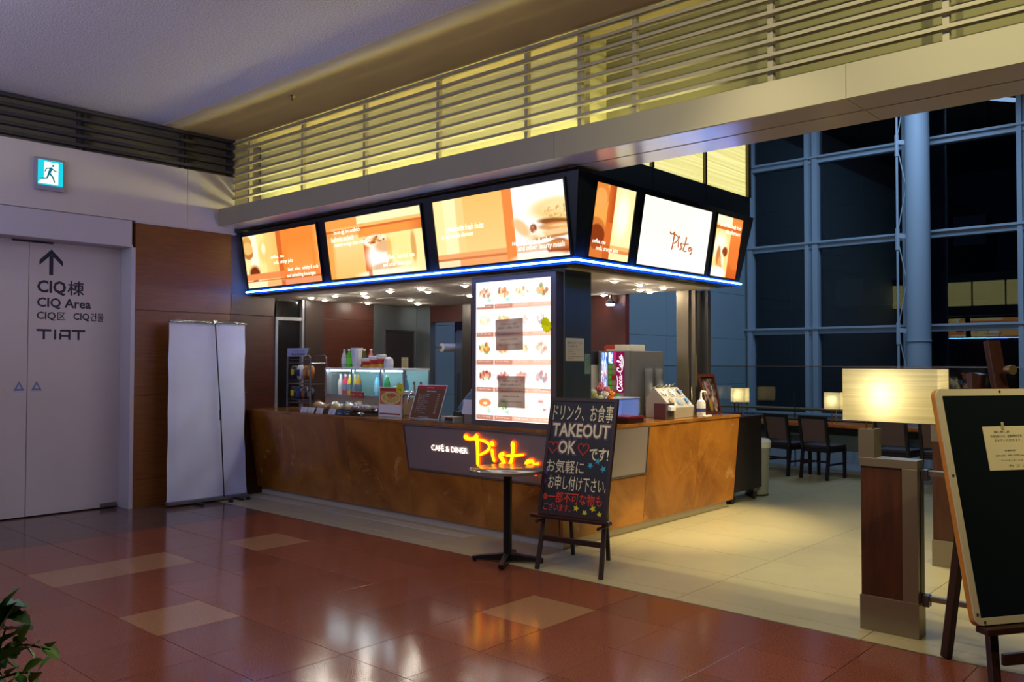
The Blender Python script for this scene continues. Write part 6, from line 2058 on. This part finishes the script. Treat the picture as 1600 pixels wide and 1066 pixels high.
part(wd_, 'body', MB().box(-5.56, -5.285, 7.06, 7.45, 1.0, 1.53), M('disp_cream', 'c8c2b8', 0.45), bevel=0.008)
part(wd_, 'top', MB().box(-5.57, -5.28, 7.05, 7.46, 1.53, 1.672), M('disp_black', '24262c', 0.35), bevel=0.006)
for k in range(4):
    z = 1.46 - k * .05
    part(wd_, 'blue_label', MB().box(-5.45, -5.36, 7.055, 7.06, z - .022, z), M('disp_blue', '4450a8', 0.5))
bt2 = thing('blue_tub', 'translucent blue-lit plastic tub on the side counter', 'tub', (-4.72, 6.73, 1.0))
part(bt2, 'tub', MB().box(-4.84, -4.60, 6.52, 6.96, 1.0035, 1.21), M('blue_glow_plastic', '6a86d8', 0.25, emit='4868d8', es=0.35), bevel=0.008)  # blue light on the tub is put in as emission of the plastic
part(bt2, 'clear_guard', MB().box(-4.595, -4.59, 6.66, 6.97, 1.0035, 1.215), case_glass)
part(bt2, 'rim', MB().box(-4.85, -4.592, 6.51, 6.97, 1.21, 1.218), M('rim_clear', '98a4c8', 0.3))
rt2 = thing('serving_tray', 'dark red serving tray stack on the side counter edge', 'tray', (-4.48, 6.53, 1.0))
for k in range(3):
    part(rt2, 'tray', MB().box(-4.58, -4.35, 6.40, 6.67, 1.0042 + k * .02, 1.0222 + k * .02), M('tray_dark', '2c1012', 0.35) if k < 2 else M('tray_red', '6a141c', 0.35), bevel=0.003)

cupm = mesh_of('clear_cup', MB().lathe([(.033, 0), (.044, .10), (.048, .102), (.048, .107), (.043, .107), (.032, .004)], (0, 0, 0), 16, False), cup_clear, smooth=True)
for sname, x, y, n in (('nearer the dispenser front', -4.80, 7.44, 29), ('nearer the condiment rack', -4.80, 7.64, 29)):
    for k in range(n):
        o = link('clear_cup', cupm, None, (x + random.uniform(-.001, .001), y + random.uniform(-.001, .001), 1.001 + k * .0138))
        nth = 'lowest' if k == 0 else 'topmost' if k == n - 1 else '%d%s from the bottom' % (k + 1, {1: 'st', 2: 'nd', 3: 'rd'}.get((k + 1) % 10 if k not in (10, 11, 12) else 0, 'th'))
        tag(o, 'clear plastic cup, %s in the stack %s' % (nth, sname), 'cup', 'stacked clear cups')
cn = thing('condiment_rack', 'sloping metal condiment rack full of sachets on the side counter', 'rack', (-4.57, 7.5, 1.0))
prof = [(-4.74, 1.0), (-4.44, 1.0), (-4.44, 1.105), (-4.64, 1.30), (-4.74, 1.20)]
b = MB()
b.v = [(x, 7.30, z) for x, z in prof] + [(x, 7.74, z) for x, z in prof]
b.f = [(4, 3, 2, 1, 0), (5, 6, 7, 8, 9)] + [(i, (i + 1) % 5, 5 + (i + 1) % 5, 5 + i) for i in range(5)]
part(cn, 'body', b, M('rack_beige', 'b8ac98', 0.4, 0.3), bevel=0.004)
so, sd = Vector((-4.44, 0, 1.105)), Vector((-.20, 0, .195))
sn = Vector((.195, 0, .20)).normalized()
cols = ['a88850', '8a9ab0', '5a88c8', 'd8d8d8', 'c8ccd8', '6a7aa8']
for r_ in range(2):
    for c in range(3):
        cc = so + sd * (.27 + r_ * .45) + EY * (7.375 + c * .145) + sn * .002
        b = MB().add([tuple(cc + EY * (math.cos(2 * math.pi * k / 16) * .058) + sd.normalized() * (math.sin(2 * math.pi * k / 16) * .05)) for k in range(16)], [tuple(range(16))])
        part(cn, 'compartment_rim', MB().tube([cc + EY * (math.cos(2 * math.pi * k / 16) * .06) + sd.normalized() * (math.sin(2 * math.pi * k / 16) * .052) for k in range(17)], .005, 5, False), white_plastic, True)
        b2 = MB()
        rgx = random.Random(r_ * 3 + c)
        for q in range(4):
            p = cc + EY * rgx.uniform(-.025, .025) + sd.normalized() * rgx.uniform(-.02, .02) + sn * (.004 + q * .004)
            d1 = (EY * rgx.uniform(-1, 1) + sd.normalized() * rgx.uniform(.2, 1)).normalized()
            s1 = d1.cross(sn)
            b2.add([p - d1 * .03 - s1 * .014, p + d1 * .03 - s1 * .014, p + d1 * .03 + s1 * .014 + sn * .008, p - d1 * .03 + s1 * .014], [(0, 1, 2, 3)])
        part(cn, 'sachet_fill', b2, M('sachet_' + cols[r_ * 3 + c], cols[r_ * 3 + c], 0.35))
b2 = MB()
rgx = random.Random(4)
for q in range(14):
    p = Vector((-4.68, 7.32 + q * .03, 1.285 + rgx.uniform(0, .02)))
    d1 = Vector((rgx.uniform(-.5, .5), 1, rgx.uniform(-.3, .4))).normalized()
    b2.add([p - d1 * .04, p - d1 * .01 + Vector((.03, 0, .02)), p + d1 * .04 + Vector((.02, 0, .025)), p + d1 * .02 - Vector((.04, 0, .02))], [(0, 1, 2, 3)])
part(cn, 'napkin_heap', b2, white_plastic)
nx = thing('napkin_box', 'brown napkin box with metal front on the side counter', 'box', (-4.47, 7.3, 1.0))
part(nx, 'box', MB().box(-4.545, -4.41, 7.14, 7.285, 1.0, 1.155), M('box_brown', '5a2c18', 0.4), bevel=0.004)
part(nx, 'metal_front', MB().box(-4.41, -4.402, 7.14, 7.285, 1.0, 1.155), steel)
part(nx, 'napkin', MB().hexa([(-4.402, 7.17, 1.09), (-4.37, 7.18, 1.085), (-4.37, 7.26, 1.085), (-4.402, 7.265, 1.09), (-4.402, 7.17, 1.135), (-4.37, 7.18, 1.12), (-4.37, 7.26, 1.12), (-4.402, 7.265, 1.135)]), white_plastic)
pu = thing('pump_bottle', 'white sanitiser pump bottle with blue label on the side counter', 'bottle', (-4.38, 7.77, 1.0))
part(pu, 'body', MB().lathe([(.042, 0), (.046, .01), (.046, .13), (.04, .16), (.018, .175), (.018, .19)], (-4.38, 7.77, 1.0012), 18), white_plastic, True)
part(pu, 'pump_head', MB().tube([(-4.38, 7.77, 1.19), (-4.38, 7.77, 1.245), (-4.38, 7.78, 1.257), (-4.372, 7.845, 1.255), (-4.368, 7.87, 1.228)], [.012, .010, .011, .009, .007], 10), white_plastic, True)
part(pu, 'label_band', MB().lathe([(.0468, .05), (.0468, .085)], (-4.38, 7.77, 1.0012), 18, False), M('label_blue', '2848a0', 0.5), True)
part(pu, 'drip_tray', MB().box(-4.345, -4.31, 7.74, 7.87, 1.0012, 1.018), white_plastic, bevel=0.004)
fp = thing('framed_picture', 'brown framed dark photograph leaning at the end of the side counter', 'picture', (-4.42, 8.1, 1.0))
fu = Vector((-.08, -.25, 1)).normalized()
fo = Vector((-4.452, 7.985, 1.006))
FW, FH = .33, .44
b = MB()
t = .03
fn = EY.cross(fu).normalized()
for poly in ([(0, 0), (FW, 0), (FW, t), (0, t)], [(0, FH - t), (FW, FH - t), (FW, FH), (0, FH)], [(0, t), (t, t), (t, FH - t), (0, FH - t)], [(FW - t, t), (FW, t), (FW, FH - t), (FW - t, FH - t)]):
    b.prism(poly, fo, EY, fu, .018)
part(fp, 'frame', b, M('frame_brown', '4a2014', 0.4))
q_ = Print(40, 56, '1c1418')
q_.specks(.2, .6, .2, .3, ['8a7a80', 'b0a4a8', '3a2c30'], 30, .08, 41, .7, 1.6).specks(.5, .6, .2, .3, ['a07a80', '6a4a50', '2a1c20'], 30, .08, 42, .7, 1.6).specks(.8, .6, .2, .35, ['a8a0a8', '3a3438', '141014'], 30, .08, 43, .7, 1.6).ell(.45, .2, .14, .2, 'a07828', .8, .5).specks(.75, .25, .2, .2, ['b0a0a0', '5a4a50'], 20, .08, 44, .7, 1.6)
print_part(fp, 'photograph', q_, fo + fn * .008 + EY * t + fu * t, EY * (FW - 2 * t), fu * (FH - 2 * t), dull_print)
part(fp, 'back_board', MB().prism([(0.005, .005), (FW - .005, .005), (FW - .005, FH - .005), (.005, FH - .005)], fo + fn * .001, EY, fu, .005), dark_panel)
part(fp, 'prop', MB().bar((-4.57, 8.06, 1.003), (-4.49, 8.06, 1.25), .03, .006), dark_panel)
